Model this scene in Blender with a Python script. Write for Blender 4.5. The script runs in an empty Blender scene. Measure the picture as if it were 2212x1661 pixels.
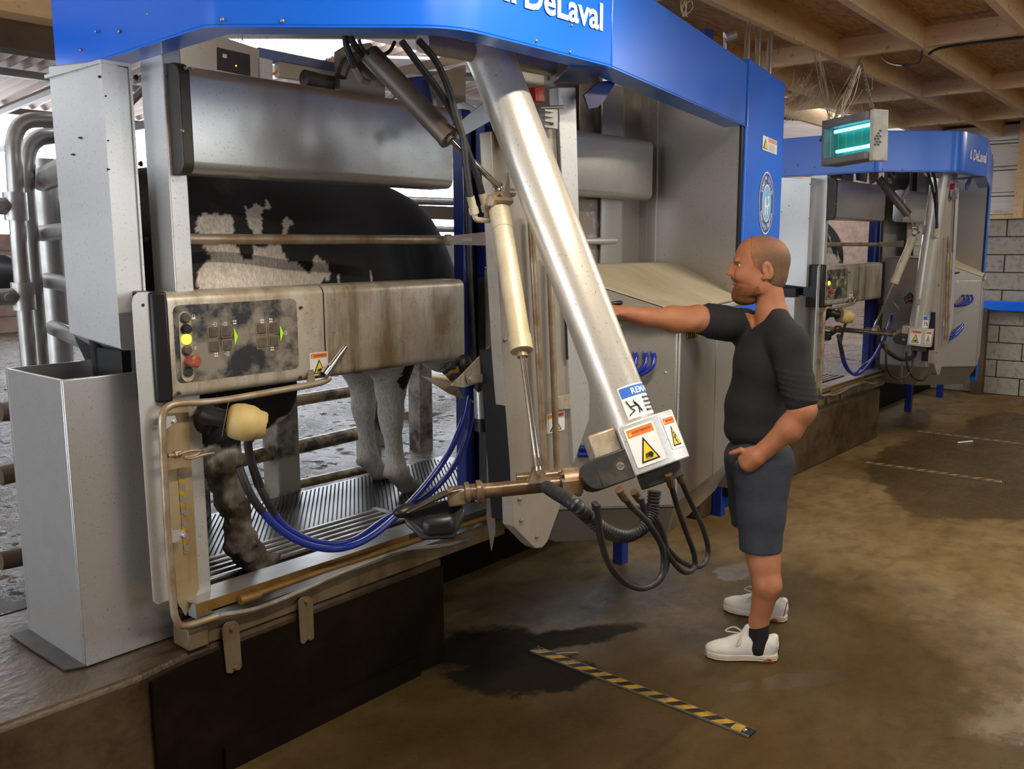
import bpy, bmesh, math, random
import numpy as np
from mathutils import Vector, Matrix
random.seed(7); np.random.seed(7)
scene = bpy.context.scene
COL = scene.collection

# ---------------------------------------------------------------- camera
FPX = 1958.84
YAW, PIT, ROL = (math.radians(a) for a in (40.585, 8.790, -0.2376))
CAM = np.array([0, 0, 1.74])
_f = np.array([math.cos(YAW)*math.cos(PIT), math.sin(YAW)*math.cos(PIT), -math.sin(PIT)])
_r = np.array([math.sin(YAW), -math.cos(YAW), 0.0]); _u = np.cross(_r, _f)
RT = math.cos(ROL)*_r+math.sin(ROL)*_u; UP = -math.sin(ROL)*_r+math.cos(ROL)*_u; FW = _f
cd = bpy.data.cameras.new('camera'); cam = bpy.data.objects.new('camera', cd); COL.objects.link(cam)
cd.sensor_fit = 'HORIZONTAL'; cd.sensor_width = 36; cd.lens = FPX*36/2212; cd.clip_start = .05; cd.clip_end = 300
cam.matrix_world = Matrix(((RT[0], UP[0], -FW[0], CAM[0]), (RT[1], UP[1], -FW[1], CAM[1]), (RT[2], UP[2], -FW[2], CAM[2]), (0, 0, 0, 1)))
scene.camera = cam

# ---------------------------------------------------------------- world, lights, exposure
w = bpy.data.worlds.new('overcast_sky'); scene.world = w; w.use_nodes = True
bg = w.node_tree.nodes['Background']; bg.inputs[0].default_value = (.82, .90, 1, 1); bg.inputs[1].default_value = 8.0
def area(name, loc, target, sx, sy, power, col, spread=180):
    l = bpy.data.lights.new(name, 'AREA'); l.shape = 'RECTANGLE'; l.size = sx; l.size_y = sy; l.energy = power; l.color = col; l.spread = math.radians(spread)
    o = bpy.data.objects.new(name, l); COL.objects.link(o); o.location = loc
    d = (Vector(target)-Vector(loc)).normalized(); o.rotation_euler = d.to_track_quat('-Z', 'Y').to_euler(); return o
def strip(name, a, b, w_, power, col):
    a = Vector(a); b = Vector(b); l = bpy.data.lights.new(name, 'AREA'); l.shape = 'RECTANGLE'; l.size = (b-a).length; l.size_y = w_; l.energy = power; l.color = col
    o = bpy.data.objects.new(name, l); COL.objects.link(o); o.location = (a+b)/2
    x = (b-a).normalized(); z = Vector((0, 0, 1)); y = z.cross(x)
    o.rotation_euler = Matrix((x, y, z)).transposed().to_euler(); return o
strip('fluorescent_strip_light', (1.2, .95, 2.80), (2.6, .95, 2.80), .07, 44, (1, .88, .72))
strip('fluorescent_strip_light', (4.6, .75, 2.80), (6.0, .75, 2.80), .07, 46, (1, .88, .72))
strip('fluorescent_strip_light', (8.6, .75, 2.80), (10.0, .75, 2.80), .07, 30, (1, .90, .78))
for wx, sx_, wp_ in ((3.3, 1.4, 44), (4.8, .8, 17), (5.95, .7, 12), (8.0, .9, 16)): area('added_side_daylight', (wx, -3.25, 2.75), (wx, 2.5, 2.75), sx_, 1.9, wp_, (.90, .95, 1))  # soft panels added along the unseen right wall to brighten steel reflections
area('added_fill_light', (-1.9, .6, 1.9), (2.0, 2.4, 1.3), 2.2, 1.8, 5, (.95, .97, 1))  # weak fill added from behind the viewer; no doorway is built
area('added_barn_fill', (.6, 6.6, 3.0), (1.0, 6.6, 0), 5.0, 2.6, 60, (.86, .92, 1))  # pair of fills added beneath closed roof sheets to lift the barn
area('added_barn_fill', (8.5, 6.4, 3.0), (8.0, 6.4, 0), 5.0, 2.6, 60, (.86, .92, 1))
vs = scene.view_settings; vs.view_transform = 'Standard'; vs.look = 'None'; vs.exposure = .25; vs.gamma = 1; vs.use_curve_mapping = False
try:
    scene.cycles.use_denoising = True; scene.cycles.max_bounces = 6; scene.cycles.sample_clamp_indirect = 4
except Exception: pass

# ---------------------------------------------------------------- pixel rays of the photograph -> points of the place
def ray(u, v): return RT*(u-1106)/FPX-UP*(v-830.5)/FPX+FW
def oz(u, v, z): d = ray(u, v); return CAM+d*(z-CAM[2])/d[2]
def oy(u, v, y): d = ray(u, v); return CAM+d*(y-CAM[1])/d[1]
def ox(u, v, x): d = ray(u, v); return CAM+d*(x-CAM[0])/d[0]
def opl(u, v, n, c): d = ray(u, v); n = np.array(n, float); return CAM+d*((c-CAM@n)/(d@n))
def proj(P):
    q = np.asarray(P)-CAM; z = q@FW; return 1106+FPX*(q@RT)/z, 830.5-FPX*(q@UP)/z

# ---------------------------------------------------------------- mesh builder
def A(p): return np.array(p, float)
SPLIT = {'bolts': 'bolt', 'screws': 'screw', 'rivets': 'rivet', 'holes': 'bolt_hole', 'vent_slots': 'vent_slot'}
TINY = {'icons', 'print_lines', 'switch_print', 'pictogram'}
class MB:
    def __init__(s): s.v = []; s.f = []; s.parts = []
    def add(s, vs_, fs):
        o = len(s.v); s.parts.append((o, len(vs_), fs)); s.v += [tuple(map(float, p)) for p in vs_]; s.f += [tuple(i+o for i in f) for f in fs]; return s
    def box(s, x0, x1, y0, y1, z0, z1):
        return s.add([(x0,y0,z0),(x1,y0,z0),(x1,y1,z0),(x0,y1,z0),(x0,y0,z1),(x1,y0,z1),(x1,y1,z1),(x0,y1,z1)],
                     [(0,3,2,1),(4,5,6,7),(0,1,5,4),(1,2,6,5),(2,3,7,6),(3,0,4,7)])
    def obox(s, c, ax, h):
        c = A(c); X, Y, Z = [A(a)*k for a, k in zip(ax, h)]
        p = [c+i*X+j*Y+k*Z for k in (-1, 1) for i, j in ((-1,-1),(1,-1),(1,1),(-1,1))]
        return s.add(p, [(0,3,2,1),(4,5,6,7),(0,1,5,4),(1,2,6,5),(2,3,7,6),(3,0,4,7)])
    def prism(s, pts, ext):
        n = len(pts); e = A(ext); P = [A(p) for p in pts]
        return s.add(P+[p+e for p in P], [tuple(range(n))[::-1], tuple(range(n, 2*n))]+[(i, (i+1) % n, n+(i+1) % n, n+i) for i in range(n)])
    def tube(s, path, r, n=12, cap=True):
        P = [A(p) for p in path]; R = r if hasattr(r, '__len__') else [r]*len(P)
        T = []
        for i in range(len(P)):
            t = P[min(i+1, len(P)-1)]-P[max(i-1, 0)]; T.append(t/(np.linalg.norm(t)+1e-9))
        a = np.cross(T[0], [0, 0, 1.]);
        if np.linalg.norm(a) < .1: a = np.cross(T[0], [1., 0, 0])
        a /= np.linalg.norm(a); vs_ = []; fs = []
        for i, p in enumerate(P):
            a = a-T[i]*(a@T[i]); a /= np.linalg.norm(a)+1e-9; b = np.cross(T[i], a)
            for k in range(n):
                q = 2*math.pi*k/n; vs_.append(p+R[i]*(math.cos(q)*a+math.sin(q)*b))
        for i in range(len(P)-1):
            for k in range(n):
                k2 = (k+1) % n; fs.append((i*n+k, i*n+k2, (i+1)*n+k2, (i+1)*n+k))
        if cap: fs += [tuple(range(n))[::-1], tuple((len(P)-1)*n+k for k in range(n))]
        return s.add(vs_, fs)
    def cyl(s, a, b, r, r2=None, n=16): return s.tube([a, b], [r, r if r2 is None else r2], n)
    def lathe(s, o, ax, prof, n=20):
        ax = A(ax)/np.linalg.norm(ax); return s.tube([A(o)+ax*h for h, r in prof], [max(r, 1e-4) for h, r in prof], n)
    def ball(s, c, r, n=12, m=8):
        r = A(r) if hasattr(r, '__len__') else A([r]*3); c = A(c)
        vs_ = [c+r*A([math.sin(math.pi*j/m)*math.cos(2*math.pi*i/n), math.sin(math.pi*j/m)*math.sin(2*math.pi*i/n), math.cos(math.pi*j/m)]) for j in range(m+1) for i in range(n)]
        return s.add(vs_, [(j*n+i, (j+1)*n+i, (j+1)*n+(i+1) % n, j*n+(i+1) % n) for j in range(m) for i in range(n)])
    def quad(s, a, b, c, d): return s.add([a, b, c, d], [(0, 1, 2, 3)])
    def sheet(s, poly, th, nrm):
        nrm = A(nrm)/np.linalg.norm(nrm); return s.prism(poly, nrm*th)
    def build(s, name, m, parent=None, label=None, bevel=0, smooth=True, kind=None, seg=2):
        if name in SPLIT:
            for o, n, fs in s.parts: r = mkobj(SPLIT[name], s.v[o:o+n], fs, m, parent, label, bevel, smooth, kind, seg)
            return r
        if name in TINY: kind = 'stuff'
        return mkobj(name, s.v, s.f, m, parent, label, bevel, smooth, kind, seg)
def rootof(o):
    while o.parent: o = o.parent
    return o
def mkobj(name, v, f, m, parent=None, label=None, bevel=0, smooth=True, kind=None, seg=2, fix=True):
    me = bpy.data.meshes.new(name); v = np.asarray(v, float)
    if parent is not None: v = v-np.array(rootof(parent).location)
    me.from_pydata([tuple(p) for p in v], [], f)
    if fix:
        bm = bmesh.new(); bm.from_mesh(me); bmesh.ops.remove_doubles(bm, verts=bm.verts, dist=1e-5); bmesh.ops.recalc_face_normals(bm, faces=bm.faces); bm.to_mesh(me); bm.free()
    me.materials.append(m)
    if smooth:
        me.polygons.foreach_set('use_smooth', [True]*len(me.polygons)); me.set_sharp_from_angle(angle=math.radians(38))
    o = bpy.data.objects.new(name, me); COL.objects.link(o)
    if parent is not None: o.parent = parent
    if label: o['label'] = label
    if kind: o['kind'] = kind
    if bevel:
        b = o.modifiers.new('bevel', 'BEVEL'); b.width = bevel; b.segments = seg; b.limit_method = 'ANGLE'; b.angle_limit = math.radians(40)
    return o
def thing(name, label, cat, loc=(0, 0, 0), group=None):
    o = bpy.data.objects.new(name, None); o.empty_display_size = .05; COL.objects.link(o); o.location = [float(x) for x in loc]; o['label'] = label; o['category'] = cat
    if group: o['group'] = group
    return o
def tag(o, label, cat, group=None):
    o['label'] = label; o['category'] = cat
    if group: o['group'] = group
    return o
def struct(name, mb, m, **k):
    o = mb.build(name, m, **k); o['kind'] = 'structure'; return o
def copy_tree(o, off=(0, 0, 0), label=None, parent=None):
    c = o.copy(); COL.objects.link(c)
    if parent is None: c.location = Vector(o.location)+Vector([float(x) for x in off])
    else: c.parent = parent
    if label: c['label'] = label
    for ch in list(o.children): copy_tree(ch, parent=c)
    return c
def bez(pts, n=8):
    P = [A(p) for p in pts]; out = []
    for i in range(len(P)-1):
        p0 = P[max(i-1, 0)]; p1 = P[i]; p2 = P[i+1]; p3 = P[min(i+2, len(P)-1)]
        for k in range(n):
            t = k/n; out.append(.5*(2*p1+(p2-p0)*t+(2*p0-5*p1+4*p2-p3)*t*t+(3*p1-p0-3*p2+p3)*t**3))
    return out+[P[-1]]
def rnd_poly(x0, x1, y0, y1, r, n=4):
    out = []
    for cx, cy, a0 in ((x1-r, y1-r, 0), (x0+r, y1-r, 90), (x0+r, y0+r, 180), (x1-r, y0+r, 270)):
        for k in range(n+1):
            a = math.radians(a0+90*k/n); out.append((cx+r*math.cos(a), cy+r*math.sin(a)))
    return out

# ---------------------------------------------------------------- materials
def nd(nt, t, **k):
    n = nt.nodes.new(t)
    for a, b in k.items():
        if a == 'i':
            for x, y in b.items(): n.inputs[x].default_value = y
        else: setattr(n, a, b)
    return n
def mat(name, base, rough=.5, metal=0, dirt=None, dscale=4, damt=.45, dlo=.42, dhi=.68, streak=(1, 1, 1), fine=None, fscale=60, bump=0, bscale=40, coat=0, rvar=0, emit=None, es=0, spec=None, sub=0, s2=None, s2a=.7):
    m = bpy.data.materials.new(name); m.use_nodes = True; nt = m.node_tree; b = nt.nodes['Principled BSDF']; L = nt.links.new
    b.inputs['Base Color'].default_value = (*base, 1); b.inputs['Roughness'].default_value = rough; b.inputs['Metallic'].default_value = metal
    if coat: b.inputs['Coat Weight'].default_value = coat; b.inputs['Coat Roughness'].default_value = .15
    if spec is not None: b.inputs['Specular IOR Level'].default_value = spec
    if sub: b.inputs['Subsurface Weight'].default_value = sub; b.inputs['Subsurface Radius'].default_value = (.012, .005, .003)
    if emit: b.inputs['Emission Color'].default_value = (*emit, 1); b.inputs['Emission Strength'].default_value = es
    tc = nd(nt, 'ShaderNodeTexCoord'); src = None
    if dirt:
        mp = nd(nt, 'ShaderNodeMapping'); mp.inputs['Scale'].default_value = streak; L(tc.outputs['Object'], mp.inputs['Vector'])
        n = nd(nt, 'ShaderNodeTexNoise', i={'Scale': dscale, 'Detail': 7, 'Roughness': .62}); L(mp.outputs[0], n.inputs['Vector'])
        r = nd(nt, 'ShaderNodeMapRange', i={'From Min': dlo, 'From Max': dhi, 'To Min': 0, 'To Max': damt}); L(n.outputs['Fac'], r.inputs['Value'])
        x = nd(nt, 'ShaderNodeMixRGB', i={'Color1': (*base, 1), 'Color2': (*dirt, 1)}); L(r.outputs[0], x.inputs['Fac']); src = x.outputs[0]
        if metal:
            mm = nd(nt, 'ShaderNodeMath', operation='MULTIPLY_ADD', i={1: -metal*.8, 2: metal}); L(r.outputs[0], mm.inputs[0]); L(mm.outputs[0], b.inputs['Metallic'])
        if rvar:
            mr = nd(nt, 'ShaderNodeMath', operation='MULTIPLY_ADD', i={1: rvar, 2: rough}); mr.use_clamp = True; L(r.outputs[0], mr.inputs[0]); L(mr.outputs[0], b.inputs['Roughness'])
    if s2:
        mp2 = nd(nt, 'ShaderNodeMapping'); mp2.inputs['Scale'].default_value = (9, 9, .9); L(tc.outputs['Object'], mp2.inputs[0]); n4_ = nd(nt, 'ShaderNodeTexNoise', i={'Scale': 1.3, 'Detail': 6, 'Roughness': .65}); L(mp2.outputs[0], n4_.inputs['Vector'])
        r4 = nd(nt, 'ShaderNodeMapRange', i={'From Min': .50, 'From Max': .72, 'To Min': 0, 'To Max': s2a}); L(n4_.outputs['Fac'], r4.inputs['Value'])
        x4 = nd(nt, 'ShaderNodeMixRGB', i={'Color1': (*base, 1), 'Color2': (*s2, 1)}); L(r4.outputs[0], x4.inputs['Fac'])
        if src: L(src, x4.inputs['Color1'])
        src = x4.outputs[0]
    if fine:
        n2 = nd(nt, 'ShaderNodeTexNoise', i={'Scale': fscale, 'Detail': 4, 'Roughness': .7}); L(tc.outputs['Object'], n2.inputs['Vector'])
        r2 = nd(nt, 'ShaderNodeMapRange', i={'From Min': .60, 'From Max': .70, 'To Min': 0, 'To Max': .7}); L(n2.outputs['Fac'], r2.inputs['Value'])
        x2 = nd(nt, 'ShaderNodeMixRGB', i={'Color1': (*base, 1), 'Color2': (*fine, 1)}); L(r2.outputs[0], x2.inputs['Fac'])
        if src: L(src, x2.inputs['Color1'])
        src = x2.outputs[0]
    if src: L(src, b.inputs['Base Color'])
    if bump:
        n3 = nd(nt, 'ShaderNodeTexNoise', i={'Scale': bscale, 'Detail': 5}); L(tc.outputs['Object'], n3.inputs['Vector'])
        bp = nd(nt, 'ShaderNodeBump', i={'Strength': bump, 'Distance': .01}); L(n3.outputs['Fac'], bp.inputs['Height']); L(bp.outputs[0], b.inputs['Normal'])
    return m
BR = (.13, .075, .03)
M_steel = mat('stainless_sheet', (.58, .575, .56), .30, .7, BR, 2.5, .35, .5, .8, fine=(.14, .11, .08), fscale=130, rvar=.2)
M_white = mat('pale_stainless_post', (.66, .66, .65), .38, .55, (.30, .25, .18), 3, .3, .5, .8, fine=(.16, .13, .10), fscale=120)
M_beige = mat('soiled_steel', (.60, .55, .46), .40, .35, (.30, .20, .08), 5.5, .8, .46, .66, (1, 1, .6), s2=(.13, .09, .03), s2a=.8, fine=(.10, .07, .04), fscale=110)
M_beige2 = mat('dusty_steel_base', (.46, .415, .345), .42, .4, BR, 2.2, .55, .45, .75, fine=(.14, .11, .08), fscale=130)
M_cab = mat('brushed_cabinet_steel', (.46, .435, .395), .34, .6, (.25, .17, .09), 1.6, .35, .5, .8, fine=(.2, .17, .14), fscale=90)
M_lid = mat('dusty_beige_lid', (.52, .45, .31), .6, 0, (.35, .28, .17), 3, .5, streak=(3, 1, 1))
M_tube = mat('spattered_grey_tube', (.62, .59, .53), .30, .5, (.42, .33, .19), 3, .5, .48, .75, fine=(.09, .08, .06), fscale=120)
M_rust = mat('rust_stained_steel', (.30, .175, .045), .35, .35, (.09, .04, .012), 6, .85, .4, .66)
M_brst = mat('brown_grimy_steel', (.22, .165, .095), .42, .3, (.10, .06, .025), 6, .85, .42, .64, s2=(.08, .05, .02))
M_brsh = mat('brown_stained_sheet', (.46, .36, .21), .42, .3, (.26, .16, .06), 4, .8, .42, .66, s2=(.20, .12, .04))
M_kfr = mat('grimy_key_frame', (.26, .21, .13), .5, .1, (.10, .07, .03), 20, .7)
M_pipe = mat('rusty_pipe', (.46, .38, .28), .38, .5, (.22, .115, .04), 7, .85, .42, .62)
M_fore = mat('wet_brown_tube', (.12, .072, .036), .25, .1, (.34, .25, .16), 7, .7, .5, .72, bump=.15)
M_galv = mat('galvanised_pipe', (.42, .41, .39), .38, .8, (.16, .12, .08), 5, .5)
M_mudpipe = mat('mud_splashed_pipe', (.45, .33, .17), .35, .2, (.05, .035, .02), 9, .95, .46, .6)
M_cream = mat('cream_painted_cylinder', (.62, .55, .40), .4, .15, (.42, .30, .12), 4, .6, .45, .7, fine=(.12, .08, .04), fscale=130)
M_chrome = mat('chrome_rod', (.75, .75, .74), .15, 1)
M_dark = mat('dark_grey_metal', (.05, .047, .045), .45, .5, (.16, .11, .06), 6, .4)
M_brcyl = mat('grimy_brown_cylinder', (.15, .12, .095), .45, .4, (.05, .035, .025), 8, .6)
M_black = mat('black_plastic', (.012, .012, .013), .4)
M_rub = mat('black_rubber_hose', (.018, .018, .02), .48, 0, (.16, .13, .10), 6, .4, .5, .75)
M_blue = mat('blue_paint', (.003, .15, .82), .30, 0, (.02, .20, .75), 1.5, .3, coat=.3)
M_blued = mat('dark_blue_paint', (.01, .03, .25), .4, 0, (.05, .05, .06), 4, .5)
M_hose = mat('blue_milk_hose', (.015, .035, .32), .22, 0, coat=.4)
M_wht = mat('white_print', (.82, .82, .80), .45)
M_orange = mat('orange_print', (.85, .20, .03), .5)
M_yel = mat('yellow_print', (.85, .62, .04), .5)
M_yelt = mat('worn_yellow_tape', (.50, .29, .018), .5, 0, (.12, .07, .02), 18, .8, .45, .65)
M_blk = mat('black_print', (.012, .012, .012), .5)
M_grey = mat('grey_print', (.22, .22, .22), .6)
M_bluep = mat('blue_print', (.03, .16, .60), .45)
M_pale = mat('pale_blue_print', (.20, .50, .80), .45)
M_salmon = mat('faded_red_print', (.72, .33, .26), .5)
M_red = mat('red_plastic', (.60, .02, .02), .4)
M_mush = mat('worn_red_knob', (.36, .05, .03), .4, 0, (.45, .28, .16), 30, .6)
M_lamp = mat('lit_yellow_lamp', (.9, .85, .05), .4, emit=(1, .9, .05), es=1.6)
M_green = mat('glowing_lime_print', (.45, .85, .02), .4, emit=(.4, .9, .0), es=.12)  # print also emits faintly, so part of its brightness is put in
M_pan = mat('worn_control_overlay', (.025, .028, .034), .42, 0, (.27, .24, .19), 12, .95, .44, .60)
M_key = mat('grey_key', (.075, .064, .048), .5, 0, (.20, .16, .11), 25, .6)
M_teat = mat('cream_rubber', (.62, .46, .18), .55, 0, (.30, .18, .05), 9, .4)
M_conc = mat('damp_brown_concrete', (.10, .065, .034), .42, 0, (.025, .014, .006), 3.5, .9, .38, .62, bump=.35, bscale=30, rvar=-.1, spec=.3)
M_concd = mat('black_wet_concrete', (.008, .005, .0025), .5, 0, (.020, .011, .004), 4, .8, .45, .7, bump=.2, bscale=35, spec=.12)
M_post = mat('dung_splashed_concrete', (.34, .29, .23), .55, 0, (.035, .022, .012), 5, .95, .48, .62, bump=.4)
M_wood = mat('spruce_timber', (.76, .52, .27), .6, 0, (.54, .33, .15), 3, .6, .4, .7, (1, 1, 6), fine=(.12, .06, .02), fscale=18)
M_woodd = mat('dark_timber', (.09, .05, .025), .7, 0, (.03, .018, .01), 4, .6)
M_block = mat('grey_concrete_block', (.36, .33, .27), .8, 0, (.13, .11, .08), 16, .6, .5, .68, bump=.3, bscale=60)
M_board = mat('whitewashed_board', (.66, .62, .56), .7, 0, (.25, .18, .13), 7, .6, .52, .7, (1, .35, 3))
M_mortar = mat('dark_joint', (.13, .115, .095), .9)
M_brick = mat('reddish_brown_block', (.17, .10, .07), .8, 0, (.07, .04, .03), 5, .7)
M_web = mat('dusty_cobweb', (.42, .35, .26), .9)
M_mat = mat('black_rubber_mat', (.008, .008, .009), .26, 0, (.03, .022, .014), 6, .6)
M_grate = mat('worn_grate_steel', (.42, .41, .39), .28, .7, (.10, .06, .03), 7, .8)
M_feed = mat('dark_feed', (.02, .014, .009), .9, bump=.6)
M_sky = None
# ================================================================ setting
def floor_material():
    m = bpy.data.materials.new('wet_brown_concrete_floor'); m.use_nodes = True; nt = m.node_tree; b = nt.nodes['Principled BSDF']; L = nt.links.new
    tc = nd(nt, 'ShaderNodeTexCoord')
    def noise(s, d=6, r=.6, sc=None):
        n = nd(nt, 'ShaderNodeTexNoise', i={'Scale': s, 'Detail': d, 'Roughness': r})
        if sc:
            mp = nd(nt, 'ShaderNodeMapping'); mp.inputs['Scale'].default_value = sc; L(tc.outputs['Object'], mp.inputs[0]); L(mp.outputs[0], n.inputs['Vector'])
        else: L(tc.outputs['Object'], n.inputs['Vector'])
        return n.outputs['Fac']
    def rng(x, a, c, lo=0, hi=1):
        r = nd(nt, 'ShaderNodeMapRange', i={'From Min': a, 'From Max': c, 'To Min': lo, 'To Max': hi}); L(x, r.inputs['Value']); return r.outputs[0]
    def mix(f, c1, c2):
        x = nd(nt, 'ShaderNodeMixRGB')
        for k, c in (('Color1', c1), ('Color2', c2)):
            if isinstance(c, tuple): x.inputs[k].default_value = (*c, 1)
            else: L(c, x.inputs[k])
        L(f, x.inputs['Fac']); return x.outputs[0]
    def op(o, a, c):
        x = nd(nt, 'ShaderNodeMath', operation=o)
        for k, q in ((0, a), (1, c)):
            if isinstance(q, (int, float)): x.inputs[k].default_value = q
            else: L(q, x.inputs[k])
        return x.outputs[0]
    def blot(c, r, rot=0, amp=1.3, sc=4, a=.0, e=.25):
        mp = nd(nt, 'ShaderNodeMapping', vector_type='TEXTURE'); mp.inputs['Location'].default_value = (c[0], c[1], 0); mp.inputs['Scale'].default_value = (r[0], r[1], 1); mp.inputs['Rotation'].default_value = (0, 0, rot)
        L(tc.outputs['Object'], mp.inputs[0]); l = nd(nt, 'ShaderNodeVectorMath', operation='LENGTH'); L(mp.outputs[0], l.inputs[0])
        d = op('SUBTRACT', 1.0, l.outputs['Value']); n = op('MULTIPLY', op('SUBTRACT', noise(sc, 7, .65), .5), amp); return rng(op('ADD', d, n), a, e)
    big = noise(1.1, 7, .62); med = noise(5, 7, .65, (1, 1.6, 1)); spk = noise(55, 3, .7)
    col = mix(rng(big, .38, .62), (.145, .092, .030), (.25, .170, .078))
    col = mix(rng(med, .45, .68, 0, .55), col, (.07, .042, .012))
    wet = blot((2.3, 1.55), (2.7, 1.35), .1, 1.0, 2.2)
    wet2 = blot((7.6, 1.75), (1.7, .75), .15, .9, 2.0, 0, .1)
    wet3 = blot((9.6, 2.0), (.8, .3), .1, .8, 3, 0, .1)
    wet4 = blot((2.9, .55), (.6, .55), .6, 1.4, 3, 0, .3)
    wetall = op('MAXIMUM', op('MAXIMUM', wet, wet2), op('MAXIMUM', wet3, wet4))
    col = mix(op('MULTIPLY', wetall, .72), col, (.050, .030, .008))
    grit = op('MAXIMUM', blot(oz(1130, 1455, 0), (.34, .20), -.75, 1.2, 9, 0, .22), op('MAXIMUM', blot(oz(1215, 1380, 0), (.42, .10), -.5, 1.0, 9, 0, .22), blot(oz(1060, 1400, 0), (.35, .25), -.6, 1.1, 8, 0, .3)))
    col = mix(op('MULTIPLY', grit, .93), col, (.012, .010, .008))
    col = mix(rng(spk, .67, .74, 0, .8), col, (.05, .035, .02))
    puddle = op('MAXIMUM', blot(oz(2090, 1345, 0), (.62, .26), .75, 1.5, 5, 0, .2), op('MAXIMUM', blot(oz(1715, 1470, 0), (.30, .06), -.6, 1.2, 8, 0, .2), op('MAXIMUM', blot(oz(2180, 1540, 0), (.25, .22), 0, 1.5, 6, 0, .2), blot(oz(1590, 1235, 0), (.16, .10), 0, 1.5, 9, 0, .2))))
    L(rng(puddle, 0, 1, .12, .75), b.inputs['Specular IOR Level'])
    L(col, b.inputs['Base Color'])
    ro = rng(wetall, 0, 1, .55, .30); rr = op('ADD', op('ADD', ro, rng(noise(14, 5), .35, .7, -.10, .12)), op('MULTIPLY', grit, .45)); L(op('MAXIMUM', op('SUBTRACT', rr, op('MULTIPLY', puddle, .14)), .10), b.inputs['Roughness'])
    bp = nd(nt, 'ShaderNodeBump', i={'Strength': .35, 'Distance': .006}); L(noise(38, 6, .7), bp.inputs['Height']); L(bp.outputs[0], b.inputs['Normal'])
    return m
def slurry_material():
    m = bpy.data.materials.new('wet_slurry'); m.use_nodes = True; nt = m.node_tree; b = nt.nodes['Principled BSDF']; L = nt.links.new
    tc = nd(nt, 'ShaderNodeTexCoord'); mp = nd(nt, 'ShaderNodeMapping'); mp.inputs['Scale'].default_value = (1, .8, 1); L(tc.outputs['Object'], mp.inputs[0])
    n = nd(nt, 'ShaderNodeTexNoise', i={'Scale': 17, 'Detail': 8, 'Roughness': .68}); L(mp.outputs[0], n.inputs['Vector'])
    n2 = nd(nt, 'ShaderNodeTexNoise', i={'Scale': 1.6, 'Detail': 4}); L(tc.outputs['Object'], n2.inputs['Vector'])
    r = nd(nt, 'ShaderNodeMapRange', i={'From Min': .35, 'From Max': .65, 'To Min': 0, 'To Max': 1}); L(n2.outputs['Fac'], r.inputs['Value'])
    x = nd(nt, 'ShaderNodeMixRGB', i={'Color1': (.04, .027, .017, 1), 'Color2': (.10, .065, .04, 1)}); L(r.outputs[0], x.inputs['Fac']); L(x.outputs[0], b.inputs['Base Color'])
    r2 = nd(nt, 'ShaderNodeMapRange', i={'From Min': .3, 'From Max': .7, 'To Min': .08, 'To Max': .22}); L(n2.outputs['Fac'], r2.inputs['Value']); cl = nd(nt, 'ShaderNodeTexNoise', i={'Scale': 9, 'Detail': 9, 'Roughness': .72}); L(mp.outputs[0], cl.inputs['Vector']); cr_ = nd(nt, 'ShaderNodeMapRange', i={'From Min': .51, 'From Max': .59, 'To Min': 0, 'To Max': 1}); L(cl.outputs['Fac'], cr_.inputs['Value'])
    ra = nd(nt, 'ShaderNodeMath', operation='MULTIPLY_ADD', i={1: .55}); L(cr_.outputs[0], ra.inputs[0]); L(r2.outputs[0], ra.inputs[2]); L(ra.outputs[0], b.inputs['Roughness']); rs_ = nd(nt, 'ShaderNodeMath', operation='MULTIPLY_ADD', i={1: -.75, 2: .8}); L(cr_.outputs[0], rs_.inputs[0]); L(rs_.outputs[0], b.inputs['Specular IOR Level'])
    bp = nd(nt, 'ShaderNodeBump', i={'Strength': 1.0, 'Distance': .03}); L(n.outputs['Fac'], bp.inputs['Height']); L(bp.outputs[0], b.inputs['Normal'])
    return m
M_floor = floor_material(); M_slurry = slurry_material()
def osb_material():
    m = mat('osb_sheet', (.5, .3, .11), .7, 0); nt = m.node_tree; b = nt.nodes['Principled BSDF']; L = nt.links.new
    tc = nd(nt, 'ShaderNodeTexCoord'); mp = nd(nt, 'ShaderNodeMapping'); mp.inputs['Scale'].default_value = (16, 55, 1); mp.inputs['Rotation'].default_value = (0, 0, .5); L(tc.outputs['Object'], mp.inputs[0])
    v = nd(nt, 'ShaderNodeTexVoronoi', i={'Scale': 1.0}); L(mp.outputs[0], v.inputs['Vector'])
    r = nd(nt, 'ShaderNodeValToRGB'); r.color_ramp.elements[0].color = (.40, .23, .085, 1); r.color_ramp.elements[1].color = (.62, .39, .16, 1)
    s = nd(nt, 'ShaderNodeSeparateColor'); L(v.outputs['Color'], s.inputs[0]); L(s.outputs[0], r.inputs[0]); L(r.outputs[0], b.inputs['Base Color']); return m
M_osb = osb_material()

struct('floor', MB().box(-3, 12, -3.3, 3.4, -.1, 0), M_floor)
# raised concrete platforms the stalls stand on, each with its pit-side face
pl = MB().prism([(-3, 2.55, 0), (.2, 2.55, 0), (1.22, 2.535, 0), (1.40, 2.57, 0), (2.555, 2.575, 0), (2.555, 3.35, 0), (-3, 3.35, 0)], (0, 0, .455))
wp = struct('wall_pit', pl, M_conc, bevel=.018)
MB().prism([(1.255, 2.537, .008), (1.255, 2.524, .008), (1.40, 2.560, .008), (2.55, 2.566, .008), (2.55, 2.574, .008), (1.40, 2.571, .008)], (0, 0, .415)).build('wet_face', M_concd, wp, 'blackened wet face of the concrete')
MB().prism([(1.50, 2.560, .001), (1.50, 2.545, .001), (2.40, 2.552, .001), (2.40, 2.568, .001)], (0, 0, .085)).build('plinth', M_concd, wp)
struct('wall_pit_far', MB().box(5.0, 8.27, 2.72, 3.35, 0, .44), M_conc, bevel=.015)
struct('wall_recess', MB().box(2.555, 5.0, 3.2, 3.35, 0, .44), M_concd)
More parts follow.
